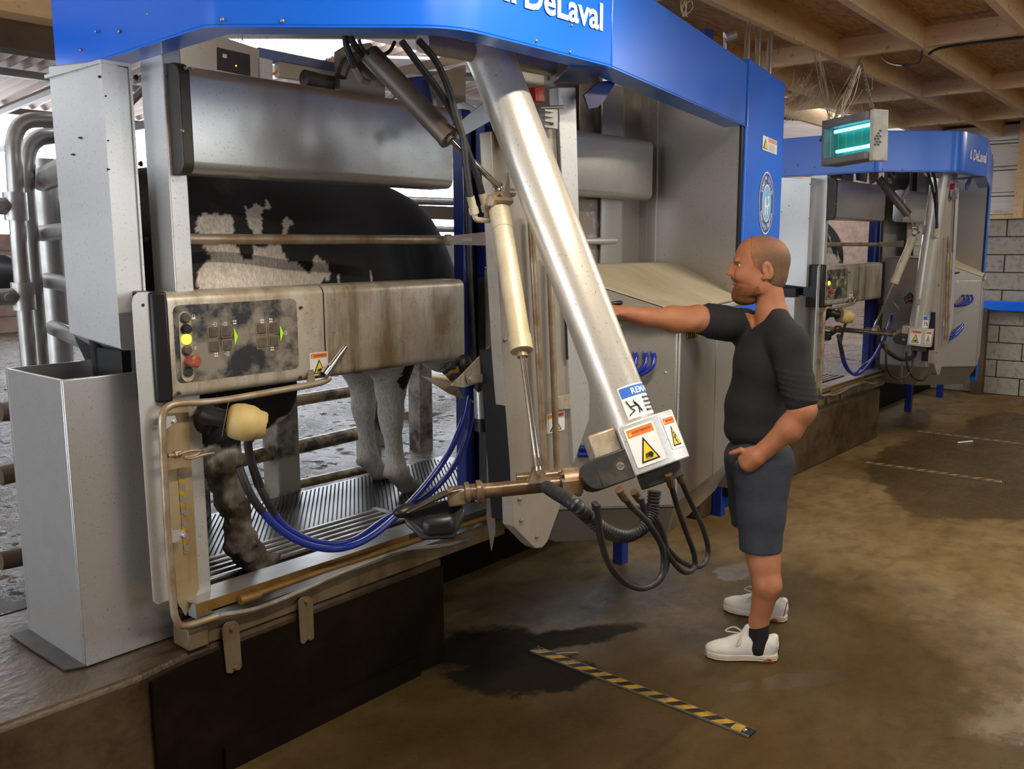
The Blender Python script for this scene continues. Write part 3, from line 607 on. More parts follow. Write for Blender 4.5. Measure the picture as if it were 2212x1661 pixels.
# ---------------------------------------------------------------- control console
cn = rthing('control_console', 'grimy stainless control box with buttons and key pads across the near cow', 'smaller control box with lit yellow lamp on the far stall', 'control box', (2, 2.6, 1.28))
roundbar(1.405, 1.985, 2.57, 2.735, 1.272, 1.600, .03).build('left_housing', M_beige, cn); roundbar(1.991, 2.70, 2.57, 2.735, 1.272, 1.600, .03).build('right_housing', M_beige, cn)
roundbar(1.986, 1.990, 2.572, 2.73, 1.275, 1.597, .03).build('seam', M_black, cn)
MB().prism([(1.362, 2.588, 1.266), (1.405, 2.567, 1.266), (1.405, 2.74, 1.266), (1.362, 2.74, 1.266)], (0, 0, .338)).build('end_cap', M_black, cn, 'black rounded end cap', bevel=.008)
fp = [oy(u, v, 2.569) for u, v in ((374, 662), (640, 643), (646, 800), (382, 824))]
ox0 = (fp[0][0]+fp[3][0])/2; ox1 = (fp[1][0]+fp[2][0])/2; oz0 = (fp[2][2]+fp[3][2])/2; oz1 = (fp[0][2]+fp[1][2])/2
pn = MB().prism([(x, 2.5685, z) for x, z in rnd_poly(ox0, ox1, oz0, oz1, .02)], (0, .003, 0)).build('control_overlay', M_pan, cn, 'dark worn control panel overlay')
strip0 = [oy(u, v, 2.5675) for u, v in ((398, 688), (407, 812))]; xs = (strip0[0][0]+strip0[1][0])/2
MB().prism([(x, 2.5662, z) for x, z in rnd_poly(xs-.021, xs+.021, strip0[1][2]-.018, strip0[0][2]+.022, .021)], (0, .003, 0)).build('button_plate', M_beige, pn)
for i, (u, v, m, lab, pr_) in enumerate(((396, 687, M_key, None, .010), (398, 711, M_black, 'black selector button', .016), (400, 733, M_lamp, 'lit yellow button', .008), (402, 757, M_key, None, .010), (405, 803, M_key, None, .006))):
    q = oy(u, v, 2.565); MB().lathe((xs+.000*i, 2.566, q[2]), (0, -1, 0), [(0, .0165), (.004, .0165), (.004, .0135), (pr_, .0135), (pr_+.002, .011)], 18).build('button', m, pn, lab)
q = oy(403, 780, 2.56); MB().lathe((xs, 2.566, q[2]), (.25, -1, 0), [(0, .012), (.018, .012), (.019, .019), (.038, .020), (.043, .014)], 20).build('stop_knob', M_mush, pn, 'worn red mushroom stop knob')
for (u0, v0) in ((467, 732), (569, 724)):
    c = oy(u0+10, v0, 2.566)
    for dx in (-1, 1):
        for dz in (-1, 1):
            MB().prism([(x, 2.5672, z) for x, z in rnd_poly(c[0]+dx*.0235-.021, c[0]+dx*.0235+.021, c[2]+dz*.0235-.021, c[2]+dz*.0235+.021, .006)], (0, .003, 0)).build('key_frame', M_kfr, pn)
            MB().prism([(x, 2.5648, z) for x, z in rnd_poly(c[0]+dx*.0235-.0165, c[0]+dx*.0235+.0165, c[2]+dz*.0235-.0165, c[2]+dz*.0235+.0165, .005)], (0, .004, 0)).build('key', M_key, pn, bevel=.002)
for (u, v, m) in ((506, 727, M_green), (605, 720, M_green)):
    c = oy(u, v, 2.566); flat([(0, -.028), (.013, 0), (0, .028)], c, X1, Z1, .0, m, pn, 'arrow_mark', label='lime green arrow mark')
def icons(lst):
    b = MB()
    for u, v, k in lst:
        c = oy(u, v, 2.5672)
        def e(x0, x1, z0, z1): b.box(c[0]+x0, c[0]+x1, 2.5668, 2.5682, c[2]+z0, c[2]+z1)
        if k == 0: e(-.006, .006, -.007, .0); e(-.005, -.0035, 0, .007); e(.0035, .005, 0, .007); e(-.005, .005, .006, .0075)
        if k == 1: e(-.004, .007, -.006, -.0045); e(-.004, .007, .0045, .006); e(.0055, .007, -.006, .006); e(-.011, .002, -.0008, .0008)
        if k == 2:
            for dx in (-.0035, .0035):
                for dz in (-.004, .004): e(dx-.0025, dx+.0025, dz-.0025, dz+.0025)
        if k == 3: e(-.005, .005, -.005, -.004); e(-.005, .005, .004, .005); e(-.005, -.004, -.005, .005); e(.004, .005, -.005, .005); e(-.0015, .0015, -.002, .002)
    return b
icons([(418, 685, 0), (464, 701, 1), (486, 700, 1), (566, 694, 2), (585, 692, 2), (588, 753, 2), (422, 752, 3), (467, 766, 2), (491, 764, 1), (616, 719, 1), (507, 696, 2)]).build('icons', M_wht, pn, 'small white symbols', smooth=False)
O = oy(670, 813, 2.5685); sticker(O, X1, Z1, oy(709, 806, 2.5685)[0]-O[0], oy(668, 763, 2.5685)[2]-O[2], cn)
b = MB()
for u, v in ((386, 849), (648, 815), (649, 664)): bolt(b, oy(u, v, 2.569), (0, -1, 0), .006)
b.build('screws', M_dark, cn)

# ---------------------------------------------------------------- guard plate, guard rail, spray lever
gp = rthing('guard_plate', 'tall pale bent guard plate beside the feed trough', 'narrow pale guard plate at the left end of the far stall', 'guard plate', (1.37, 2.6, .6))
MB().prism(PX([(286, 655), (289, 640), (299, 632), (340, 630), (352, 868), (381, 1290), (340, 1306), (332, 1299)], 2.60), (0, .005, 0)).build('left_sheet', M_white, gp)
MB().prism(PX([(350, 866), (406, 866), (430, 1272), (402, 1330), (383, 1298)], 2.602), (0, .006, 0)).build('right_sheet', M_brsh, gp)
b = MB()
for u, v in ((309, 659), (336, 781), (337, 803)): b.lathe(oy(u, v, 2.599), (0, -1, 0), [(0, .005), (.001, .005)], 10)
b.build('holes', M_black, gp)
a0 = oy(390, 1012, 2.5995); a1 = oy(404, 1196, 2.5995); hw = .0095
tp = MB().prism([(a0[0]-hw, 2.5995, a0[2]), (a0[0]+hw, 2.5995, a0[2]), (a1[0]+hw, 2.5995, a1[2]), (a1[0]-hw, 2.5995, a1[2])], (0, .001, 0)).build('striped_tape', M_yelt, gp)
for k in range(7):
    f0 = (k+.25)/7; f1 = f0+.5/7; c0 = a0+(a1-a0)*f0; c1 = a0+(a1-a0)*f1
    MB().prism([(c0[0]-hw, 2.5985, c0[2]+.006), (c0[0]+hw, 2.5985, c0[2]-.008), (c1[0]+hw, 2.5985, c1[2]-.008), (c1[0]-hw, 2.5985, c1[2]+.006)], (0, .0008, 0)).build('stripe', M_grey, tp)
gr = rthing('guard_rail', 'rusty bent guard tube running below the control box and down the plate', 'thin rusty bent guard tube in front of the far stall opening', 'guard tube', (1.4, 2.55, .6))
MB().tube(bez(PX([(712, 815), (690, 827), (600, 844), (470, 866), (390, 871), (362, 880), (351, 902), (352, 960), (362, 1150), (374, 1300), (381, 1338), (400, 1352), (472, 1330)], 2.548), 5), .0115, 12).build('tube', M_pipe, gr)
for u, v in ((372, 912), (392, 1158)): b = MB().prism(PX([(u-20, v-12), (u+6, v-14), (u+10, v-2), (u-12, v+14), (u-20, v+14)], 2.56), (0, .003, 0)); bolt(b, oy(u+2, v-1, 2.56), (0, -1, 0), .006); b.build('clamp_tab', M_white, gr)
MB().cyl(oy(362, 984, 2.545), oy(378, 983, 2.545), .008).lathe(oy(376, 983, 2.545), X1, [(0, .013), (.02, .013)], 6).tube(bez(PX([(385, 982), (410, 974), (432, 974), (420, 984), (398, 988), (412, 990), (440, 982), (462, 978)], 2.535), 5), .0055, 8).build('spray_nozzle', M_pipe, gr)
MB().prism(PX([(664, 826), (668, 800), (677, 798), (682, 826)], 2.555), (0, .004, 0)).build('hinge_tab', M_pipe, gr)
MB().tube(PX([(700, 810), (712, 794)], 2.54), .018, 12).tube(PX([(712, 796), (745, 752)], 2.54), [.0125, .0105], 12).ball(oy(746, 750, 2.54), .0108, 10, 6).build('lever', M_chrome, gr, 'polished lever handle')
hr = rthing('horizontal_rail', 'straight pipe rail crossing in front of the near cow', 'thin pipe rail crossing in front of the far cow', 'rail', (2, 2.57, 1.75))
MB().cyl(oy(381, 516, 2.67), oy(965, 518, 2.60), .0168, n=16).build('tube', M_pipe, hr)
MB().cyl(oy(962, 518, 2.57), oy(974, 518, 2.56), .022).build('end_boss', M_beige2, hr)
MB().prism([oy(966, 510, 2.55), oy(1070, 499, 2.40), oy(1072, 531, 2.40), oy(972, 528, 2.55)], (0, .008, 0)).build('flat_arm', M_beige2, hr)

# ---------------------------------------------------------------- sill frame with pipe, hose and hanger plates
sf = rthing('sill_frame', 'yellow stained steel sill frame along the front of the near stall floor', 'brown sill frame at the foot of the far stall', 'sill', (2.1, 2.6, .456))
MB().box(1.475, 2.95, 2.572, 2.64, .457, .532).build('channel', M_brst, sf, bevel=.004)
MB().box(1.402, 1.474, 2.562, 2.66, .457, .527).build('end_block', M_brst, sf, bevel=.006)
MB().prism([(1.436, 2.562, .604), (2.95, 2.562, .604), (2.95, 2.66, .610), (1.42, 2.66, .610)], (0, 0, .004)).build('top_plate', M_galv, sf)
MB().prism([(1.436, 2.560, .572), (2.36, 2.560, .572), (2.36, 2.560, .608), (1.436, 2.560, .608)], (0, .004, 0)).build('lip', M_rust, sf)
MB().box(2.36, 2.95, 2.560, 2.565, .572, .608).build('lip_right', M_dark, sf)
MB().tube([oy(520, 1296, 2.55), oy(700, 1232, 2.55), oy(1080, 1108, 2.55)], .0115, 12).cyl(oy(518, 1297, 2.545), oy(560, 1284, 2.545), .0155).build('drain_pipe', M_rust, sf)
MB().tube(bez(PX([(470, 1330), (540, 1318), (590, 1302), (660, 1272), (720, 1244), (790, 1216), (870, 1188), (950, 1180), (1010, 1166)], 2.545), 5), .0085, 10).build('braided_hose', mat('braided_hose', (.42, .38, .32), .5, .3, (.05, .04, .03), 6, .9), sf)
for poly, bl in (([(481, 1362), (484, 1350), (492, 1344), (508, 1341), (517, 1350), (523, 1440), (517, 1448), (508, 1448), (500, 1455), (490, 1454)], ((500, 1358), (508, 1442))), ([(645, 1300), (652, 1290), (668, 1288), (676, 1297), (679, 1378), (672, 1384), (664, 1383), (656, 1392), (650, 1388)], ((661, 1298), (668, 1378)))):
    b = MB().prism(PX(poly, 2.552), (0, .006, 0)); b.build('hanger_plate', M_brst, sf, bevel=.001)
    for u, v in bl: bolt(MB(), oy(u, v, 2.552), (0, -1, 0), .0085).build('bolt', M_rust, sf)

# stall floor: studded rubber mat and slotted grate
mt = rthing('stall_mat', 'black studded rubber mat on the floor of the near stall', 'wet black mat on the floor of the far stall', 'mat', (2.4, 3.0, .50))
MB().box(1.44, 3.6, 2.665, 3.60, .456, .545).build('slab', M_mat, mt)
b = MB(); yy = 2.69; k = 0
while yy < 3.58:
    xx = 1.46+(.0125 if k % 2 else 0)
    while xx < 3.5:
        if not (1.47 < xx < 2.63 and 2.825 < yy < 3.075):
            r = .0065; b.add([(xx-r, yy, .5445), (xx, yy-r*.6, .5445), (xx+r, yy, .5445), (xx, yy+r*.6, .5445), (xx, yy, .5495)], [(0, 1, 4), (1, 2, 4), (2, 3, 4), (3, 0, 4)])
        xx += .025
    yy += .015; k += 1
o = mkobj('studs', b.v, b.f, M_mat, mt, smooth=False, kind='stuff', fix=False)
gt = rthing('floor_grate', 'bar grate set in the rubber mat between the legs of the near cow', 'bar grate in the floor of the far stall', 'grate', (2.05, 2.95, .545))
for i in range(5): MB().box(1.47, 2.62, 2.845+i*.048, 2.867+i*.048, .545, .560).build('bar', M_grate, gt, bevel=.004)
for x in (1.47, 2.60): MB().box(x, x+.03, 2.835, 3.07, .546, .563).build('frame', M_grate, gt, bevel=.003)
# ---------------------------------------------------------------- teat cleaner and blue milk hoses
tc_ = rthing('teat_cleaner', 'cream rubber cup on a black arm beside the muddy hind leg', 'small cream rubber cup on a black arm at the far stall', 'teat cleaner', (1.59, 2.46, 1.15))
c = A((1.585, 2.468, 1.188)); ax = A((.80, -.55, -.22)); ax /= np.linalg.norm(ax)
MB().lathe(c-ax*.055, ax, [(0, .035), (.006, .047), (.02, .055), (.045, .059), (.075, .057), (.088, .052), (.095, .047), (.115, .043), (.121, .038), (.116, .030), (.085, .024)], 28).build('cup', M_teat, tc_)
p1 = np.cross(ax, Z1); p1 /= np.linalg.norm(p1); p2 = np.cross(p1, ax); b = MB()
for k in range(4):
    a = math.radians(45+90*k); d = p1*math.cos(a)+p2*math.sin(a); b.ball(c+ax*.052+d*.026, .017, 10, 8)
b.build('lip', M_teat, tc_)
MB().lathe(c-ax*.06, ax, [(-.001, .058*.92), (.0, .0595), (.001, .058*.92)], 24).build('mould_line', M_pipe, tc_)
MB().tube(bez([c-ax*.045, c-ax*.10+A((0, .02, .006)), oy(450, 890, 2.58), oy(428, 925, 2.66)], 5), [.030]*5+[.036]*10+[.04], 12).build('arm', M_black, tc_)
for dx in (0, .018): MB().tube(bez([c+ax*.01-Z1*.05+X1*(dx-.005), oy(533+dx*300, 960, 2.47), oy(541+dx*300, 1000, 2.50), oy(556+dx*500, 1050, 2.53)], 6), .010, 10).build('corrugated_hose', M_rub, tc_)
def hose(name, pts, r, m, lab, lab2, cat='hose', group=None, stripes=None, black_to=0):
    t = rthing(name, lab, lab2, cat, pts[0], group)
    P = bez(pts, 7); MB().tube(P, r, 12).build('tube', m, t)
    if stripes:
        for s in (-1, 1): MB().tube([p+A((s*.0028-.004, -.002, r*.86)) for p in P[10:]], .0011, 5).build('stripe', M_wht, t)
    if black_to: MB().tube(P[:black_to], r*1.12, 12).build('sleeve', M_rub, t)
    return t
HP1 = [oy(516, 1008, 2.52), oy(545, 1075, 2.50), oy(600, 1140, 2.50), oy(668, 1178, 2.50), oy(740, 1184, 2.50), oy(815, 1150, 2.49), oy(900, 1070, 2.47), oy(965, 985, 2.45), oy(1000, 910, 2.43), oy(1012, 860, 2.42)]
HP2 = [oy(552, 1030, 2.54), oy(578, 1085, 2.53), oy(620, 1140, 2.53), oy(690, 1172, 2.53), oy(760, 1168, 2.53), oy(835, 1120, 2.54), oy(920, 1072, 2.52), oy(975, 1015, 2.49), oy(1010, 940, 2.46), oy(1022, 870, 2.43)]
hose('milk_hose', HP1, .0125, M_hose, 'blue milk hose hanging in the lower, nearer loop across the near stall', 'nearer blue milk hose looping in the far stall opening', stripes=1, black_to=11, group='blue milk hoses')
hose('milk_hose', HP2, .0115, M_hose, 'blue milk hose hanging just behind the nearer loop over the grate', 'second blue milk hose looping behind in the far stall', stripes=1, black_to=11, group='blue milk hoses')

# ---------------------------------------------------------------- base column of the arm
bc = rthing('base_column', 'tall stainless base column with two tubes behind the robot arm', 'stainless base column to the right of the far robot arm', 'column', (2.45, 1.97, .65))
MB().prism(PX([(1060, 285), (1196, 262), (1212, 300), (1226, 700), (1231, 860), (1238, 1000), (1212, 1090), (1183, 1170), (1172, 1183), (1158, 1185), (1148, 1178), (1109, 1137), (1104, 1010), (1085, 760)], 1.97), (0, .05, 0)).build('main_plate', M_beige2, bc, bevel=.003)
MB().prism(PX([(1205, 188), (1244, 188), (1252, 500), (1258, 720), (1274, 850), (1273, 905), (1239, 1003), (1228, 777), (1221, 500), (1208, 250)], 1.955), (0, .04, 0)).build('side_post', M_white, bc, bevel=.003)
MB().prism(PX([(1200, 230), (1206, 230), (1228, 777), (1224, 777)], 1.952), (0, .003, 0)).build('dark_slot', M_black, bc)
for u, v, h in ((1146, 470, 0), (1187, 560, 1)):
    e = (1177, 1012) if not h else (1203, 1012); MB().tube([oy(u, v, 1.94), oy(*e, 1.93)], .0115, 12).build('tube', M_pipe, bc)
MB().prism(PX([(1205, 858), (1232, 852), (1235, 882), (1206, 885)], 1.945), (0, .012, 0)).build('hose_clip', M_beige, bc)
O = oy(1180, 938, 1.968); sticker(O, X1, Z1, oy(1219, 930, 1.968)[0]-O[0], oy(1180, 896, 1.968)[2]-O[2], bc)
b = MB()
for u, v in ((1122, 1078), (1126, 1124), (1160, 1159), (1091, 734), (1224, 872)): bolt(b, oy(u, v, 1.968), (0, -1, 0), .008)
b.build('bolts', M_galv, bc)
MB().prism(PX([(1155, 188), (1176, 186), (1178, 221), (1157, 219)], 1.93), (0, .03, 0)).build('red_switch', M_red, bc, 'red safety switch', bevel=.003)
b = MB()
for k in range(5): b.prism(PX([(1163, 196+k*4.4), (1174, 195.6+k*4.4), (1174, 197+k*4.4), (1163, 197.4+k*4.4)], 1.9285), (0, .001, 0))
b.build('switch_print', M_salmon, bc)
b = MB().box(*[oy(1172, 240, 1.94)[0], oy(1200, 240, 1.94)[0]], 1.93, 1.955, oy(1180, 276, 1.94)[2], oy(1180, 234, 1.94)[2])
for k in range(3): q = oy(1178, 240+k*11, 1.93); b.box(q[0]-.02, q[0]+.03, 1.915, 1.932, q[2]-.003, q[2]+.003)
b.cyl(oy(1165, 233, 1.93), oy(1216, 231, 1.93), .006); bolt(b, oy(1192, 266, 1.93), (0, -1, 0), .008); b.build('latch', M_galv, bc)
MB().prism([oy(u, v, 2.08) for u, v in ((975, 833), (1070, 736), (1088, 733), (1094, 948), (1068, 932), (1058, 850), (1042, 826), (1000, 837))], (0, .006, 0)).build('corner_bracket', M_beige, bc)
b = MB().prism([oy(u, v, 2.07) for u, v in ((1008, 812), (1060, 806), (1066, 812), (1064, 822), (1012, 828))], (0, .005, 0))
for u, v in ((1015, 818), (1056, 816)): bolt(b, oy(u, v, 2.068), (0, -1, 0), .008)
b.build('bracket_plate', M_beige2, bc)
MB().prism(PX([(1084, 760), (1092, 758), (1108, 1130), (1100, 1010)], 1.975), (0, .10, 0)).build('dark_edge', M_black, bc)
tcs = rthing('teat_cup_rack', 'rack of teat cups with steel canister under the corner bracket', 'dark teat cup rack of the far stall', 'teat cup rack', (2.3, 2.15, 1.0))
MB().cyl(oy(1037, 838, 2.15), oy(1040, 905, 2.15), .024).build('canister', M_steel, tcs); MB().cyl(oy(1040, 902, 2.15), oy(1041, 930, 2.15), .0255).build('canister_foot', M_black, tcs)
MB().tube(bez(PX([(1036, 842), (1032, 834), (1040, 828), (1052, 836), (1057, 900)], 2.13), 4), .012, 8).build('rubber_boot', M_rub, tcs)
for k in range(4): MB().cyl(oy(962+k*7, 798+k*7, 2.20), oy(980+k*6, 788+k*10, 2.16), .0105, .013).cyl(oy(955+k*7, 802+k*7, 2.21), oy(963+k*7, 797+k*7, 2.20), .015).build('teat_cup', M_rust if k % 2 else M_rub, tcs)
MB().ball(oy(1002, 790, 2.2), (.034, .03, .04), 14, 10).cyl(oy(955, 790, 2.2), oy(1000, 780, 2.2), .008).build('bellows', M_rub, tcs)
MB().prism(PX([(912, 812), (985, 830), (1003, 862), (975, 852)], 2.3), (0, .01, 0)).build('shield', M_beige, tcs)
# dark frame behind the column
fr = rthing('steel_framework', 'dark blue frame posts with an added shade curtain behind the base column', 'dark blue frame posts of the far stall', 'framework', (2.8, 2.75, .46))
for u0, u1 in ((1000, 1019), (1049, 1078)):
    a = oy(u0, 400, 2.70); c = oy(u1, 400, 2.70); MB().box(a[0], c[0], 2.70, 2.76, .55, 2.3).build('post', M_blued, fr, bevel=.004)
MB().tube([oy(1004, 250, 2.62), oy(1010, 500, 2.62), oy(1024, 790, 2.62)], .014, 10).build('cable', M_rub, fr)
MB().box(oy(1018, 400, 2.76)[0], 3.15, 2.77, 2.785, .62, 2.3).build('blackout', M_black, fr)  # black sheet standing in for the shade of the interior behind the arm
MB().box(2.3, 3.1, 3.30, 3.36, 2.30, 2.36).build('top_rail', M_blued, fr)
MB().box(2.56, 3.4, 2.75, 2.95, .455, .50).build('rear_sill', M_dark, fr)
q = oy(1066, 1060, 2.3); MB().prism(PX([(1056, 945), (1066, 940), (1070, 1150), (1062, 1190), (1052, 1120)], 2.3), (0, .004, 0)).build('rubber_flap', M_galv, fr)

# overhead carriage seen between canopy and upper panel
oc = rthing('overhead_carriage', 'grey control plates and dark window above the upper side panel', 'grey boxes above the upper panel of the far stall', 'carriage', (2.2, 2.95, 2.30))
Y0 = 2.95
MB().prism(PX([(386, 150), (386, 92), (482, 80), (560, 106), (562, 175), (386, 160)], Y0), (0, .02, 0)).build('control_plate', M_cab, oc)
MB().prism(PX([(470, 102), (540, 118), (541, 164), (471, 150)], Y0-.004), (0, .01, 0)).build('dark_window', M_black, oc)
MB().prism(PX([(481, 116), (490, 118), (490, 126), (481, 124)], Y0-.006), (0, .001, 0)).build('tag', M_wht, oc)
MB().ball(oy(510, 142, Y0-.006), .003, 8, 6).build('indicator_lamp', mat('orange_led', (1, .3, .02), .4, emit=(1, .3, .02), es=3), oc)
MB().prism(PX([(560, 102), (737, 138), (737, 158), (560, 126)], Y0), (0, .05, 0)).build('blue_beam', mat('faded_blue_beam', (.10, .16, .42), .5, 0, (.22, .20, .18), 7, .8), oc)
MB().prism(PX([(561, 124), (589, 130), (590, 178), (562, 168)], Y0-.01), (0, .02, 0)).build('pale_plate', M_white, oc)
MB().prism(PX([(603, 130), (730, 152), (730, 185), (603, 165)], Y0), (0, .03, 0)).build('long_plate', M_beige2, oc)
MB().prism(PX([(590, 158), (601, 150), (601, 157), (592, 164)], Y0-.02), (0, .004, 0)).build('orange_tag', M_orange, oc)
MB().cyl(oy(657, 168, Y0-.1), oy(690, 176, Y0-.1), .03).cyl(oy(690, 174, Y0-.1), oy(735, 182, Y0-.1), .026).build('motor', M_dark, oc)
MB().prism(PX([(733, 110), (752, 98), (800, 92), (832, 128), (832, 215), (735, 200)], Y0-.15), (0, .03, 0)).build('bracket_plate', mat('grey_bracket', (.20, .18, .17), .5, .3), oc)
b = MB(); q = oy(785, 190, Y0-.2); b.tube([q+A((.11*math.cos(a), 0, .11*math.sin(a))) for a in np.linspace(2.9, .6, 14)], .022, 8); b.build('cable_loop', M_rub, oc)
MB().prism(PX([(850, 148), (1000, 112), (1004, 134), (852, 168)], Y0-.25), (0, .02, 0)).build('cross_plate', M_beige2, oc)
MB().prism(PX([(930, 165), (1006, 140), (1006, 220), (945, 232)], Y0-.24), (0, .02, 0)).build('side_plate', M_beige2, oc)
MB().prism(PX([(848, 172), (945, 160), (940, 225), (860, 208)], Y0-.18), (0, .02, 0)).build('blue_plate', M_blued, oc)
MB().prism(PX([(978, 276), (1050, 218), (1058, 262), (990, 300)], Y0-.6), (0, .006, 0)).build('white_gusset', M_white, oc)
b = MB()
for i in range(90):
    u = random.uniform(505, 740); v = 92+(u-505)*.16+random.uniform(-4, 12); p = oy(u, v+18, 3.05); q = oy(u+random.uniform(-14, 14), v-random.uniform(8, 26), 3.1); b.tube([p, (p+q)/2+A((random.uniform(-.01, .01), 0, 0)), q], .0008, 4)
o = tag(b.build('cobweb', M_web, None), 'dusty cobweb strands catching light above the carriage', 'cobweb'); o['kind'] = 'stuff'

# ---------------------------------------------------------------- niche and control cabinet
B0 = A((3.20, 1.862, 0)); C0 = A((4.148, 1.862+.948*.2136, 0)); A0 = A((2.86, 2.20, 0)); BK = A((2.86, 2.60, 0)); BC = A((4.148, 2.60, 0))
cb = rthing('control_cabinet', 'stainless control cabinet with sloped dusty lid that the man touches', 'stainless cabinet with rounded sloped lid at the far stall', 'cabinet', (3.6, 2.3, .47))
zt = lambda p: 1.455+max(0, (p[1]-1.862-max(0, p[0]-3.2)*.2136))*.47
def Zc(p, z): return A((p[0], p[1], z))
MB().prism([Zc(p, .66) for p in (A0, B0, C0, BC, BK)], (0, 0, .78)).build('body', M_cab, cb, bevel=.003)
low = [Zc(A0, .66), Zc(B0, .66), Zc(C0, .66), Zc(BC, .66), Zc(BK, .66)]; lo2 = [Zc((2.97, 2.30, 0), .475), Zc((3.33, 1.975, 0), .475), Zc((4.148, 2.17, 0), .475), Zc(BC, .475), Zc((2.97, 2.6, 0), .475)]
MB().add(low+lo2, [(0, 1, 2, 3, 4), (9, 8, 7, 6, 5)]+[(i, i+5, (i+1) % 5+5, (i+1) % 5) for i in range(5)]).build('skirt', M_cab, cb)
MB().prism([Zc(p, .658) for p in (A0+A((-.004, -.004, 0)), B0+A((-.001, -.006, 0)), B0+A((0, .01, 0)), A0+A((.01, .0, 0)))], (0, 0, .004)).build('skirt_seam', M_black, cb)
rz = 1.637; Rl = A((2.84, 2.44, rz)); Rr = A((4.148, 2.44, rz))
tv = [Zc(A0, 1.648), Zc(B0, 1.466), Zc(C0, 1.462), Rr, Zc(BC, rz), Zc(BK, rz), Rl]
tv[0] = Zc(A0, 1.60+.02)
bv = [Zc(A0, 1.435), Zc(B0, 1.435), Zc(C0, 1.435), Zc((4.148, 2.44), 1.435), Zc(BC, 1.435), Zc(BK, 1.435), Zc((2.84, 2.44), 1.435)]
b = MB(); b.add(tv+bv, [(0, 1, 2), (0, 2, 3, 6), (3, 4, 5, 6)]+[(i, i+7, (i+1) % 7+7, (i+1) % 7) for i in range(7)]+[tuple(range(13, 6, -1))])
b.build('lid_body', M_cab, cb)
b = MB(); up_ = A((0, 0, .004)); T = [p+up_ for p in tv]; b.prism([T[0], T[1], T[2]], (0, 0, .005)); b.prism([T[0], T[2], T[3], T[6]], (0, 0, .005)); b.prism([T[6], T[3], T[4], T[5]], (0, 0, .005)); b.build('lid', M_lid, cb, 'dusty beige sloped lid')
MB().prism([Zc(B0, 1.442)+A((.04, .0, 0)), Zc(C0, 1.442), Zc(C0, 1.442)+A((0, -.02, 0)), Zc(B0, 1.442)+A((.04, -.02, 0))], (0, 0, .022)).build('lid_lip', M_white, cb, bevel=.006)
def onf(u, v, o=0): return opl(u, v, n4, n4@B0+o)
t0 = lambda p: (p-B0)@D4
s1 = t0(onf(1541, 800)); zt0 = 1.425
def door(a, c, nm='door'):
    f = n4*.010; return MB().prism([Zc(B0+D4*a, .675), Zc(B0+D4*c, .675), Zc(B0+D4*c+f, .675), Zc(B0+D4*a+f, .675)], (0, 0, zt0-.675)).build(nm, M_cab, cb, bevel=.002)
door(.012, s1-.004); door(s1+.006, .955)
MB().prism([Zc(B0+D4*(s1-.004), .675), Zc(B0+D4*(s1+.006), .675), Zc(B0+D4*(s1+.006)+n4*.003, .675), Zc(B0+D4*(s1-.004)+n4*.003, .675)], (0, 0, .75)).build('door_gap', M_black, cb)
N1 = A((-.7071, -.7071, 0)); E1 = A((.7071, -.7071, 0)); Lc = np.linalg.norm((B0-A0)[:2])
MB().prism([Zc(A0+E1*.02, .67), Zc(A0+E1*(Lc-.006), .67), Zc(A0+E1*(Lc-.006)+N1*.004, .67), Zc(A0+E1*.02+N1*.004, .67)], (0, 0, .765)).build('side_panel', M_cab, cb, bevel=.002)
O = onf(1483, 735, .0115); R_ = (onf(1532, 727, .0115)-O); wl = np.linalg.norm(R_); hh = .030
s = flat(rnd_poly(0, wl*1.25, 0, hh, .010), O+Z1*.0, D4, Z1, .0005, M_yel, cb, 'striped_label')
for k in range(6): x = .006+k*.028; flat([(x, .001), (x+.012, .001), (x+.022, hh-.001), (x+.010, hh-.001)], O, D4, Z1, .0015, M_blk, s, 'stripe')
def onc(u, v, o=0): return opl(u, v, (1, 1, 0), 5.062-o*1.414)
b = MB(); bolt(b, onc(1409, 780, .005), N1, .007); bolt(b, onc(1341, 703, .005), N1, .006); bolt(b, onc(1438, 804, .005), N1, .004); b.build('screws', M_wht, cb)
q = onc(1335, 655, .004); MB().tube(bez([q, q+N1*.03+Z1*.004, q+N1*.03-E1*.10-Z1*.01, q-E1*.12-Z1*.012], 5), .009, 10).build('handle', M_black, cb, 'black grab handle')
for du in (0, 17, -22): MB().tube(bez([onc(1392+du, 762, .0), onc(1396+du, 768, .035), onc(1392+du, 790, .055), onc(1372+du, 806, .05), onc(1345+du, 812, .03), onc(1330+du, 812, 0)], 5), .0105, 10).build('blue_tube', M_hose, cb, 'blue tube looping out of the panel')
for dv in (0, 14): MB().tube(bez([onc(1252, 968+dv, .0), onc(1285, 964+dv, .05), onc(1330, 945+dv, .06), onc(1380, 900+dv, .0)], 5), .014, 10).build('blue_tube', M_hose, cb, 'blue tube looping out of the panel')
for u, v in ((1340, 1215), (1552, 1112)):
    q = oz(u, v, 0); MB().box(q[0]-.03, q[0]+.03, q[1]-.03, q[1]+.03, 0, .50).build('foot', M_blued, cb)
ni = rthing('niche_lining', 'smooth stainless niche walls around the cabinet lid', 'stainless niche walls of the far stall', 'panel', (4.1, 2.5, 1.4))
MB().box(3.17, 4.147, 2.76, 2.77, .5, 2.75).build('rear_backing', M_cab, ni); MB().box(4.148, 4.156, 2.10, 2.78, .50, 2.59).build('side_wall', M_cab, ni)
MB().box(4.141, 4.148, 2.552, 2.558, 1.64, 2.59).build('seam', M_white, ni)
xs_ = [oy(u, 330, 2.66)[0] for u in (1253, 1290, 1327, 1349, 1386)]+[4.148]
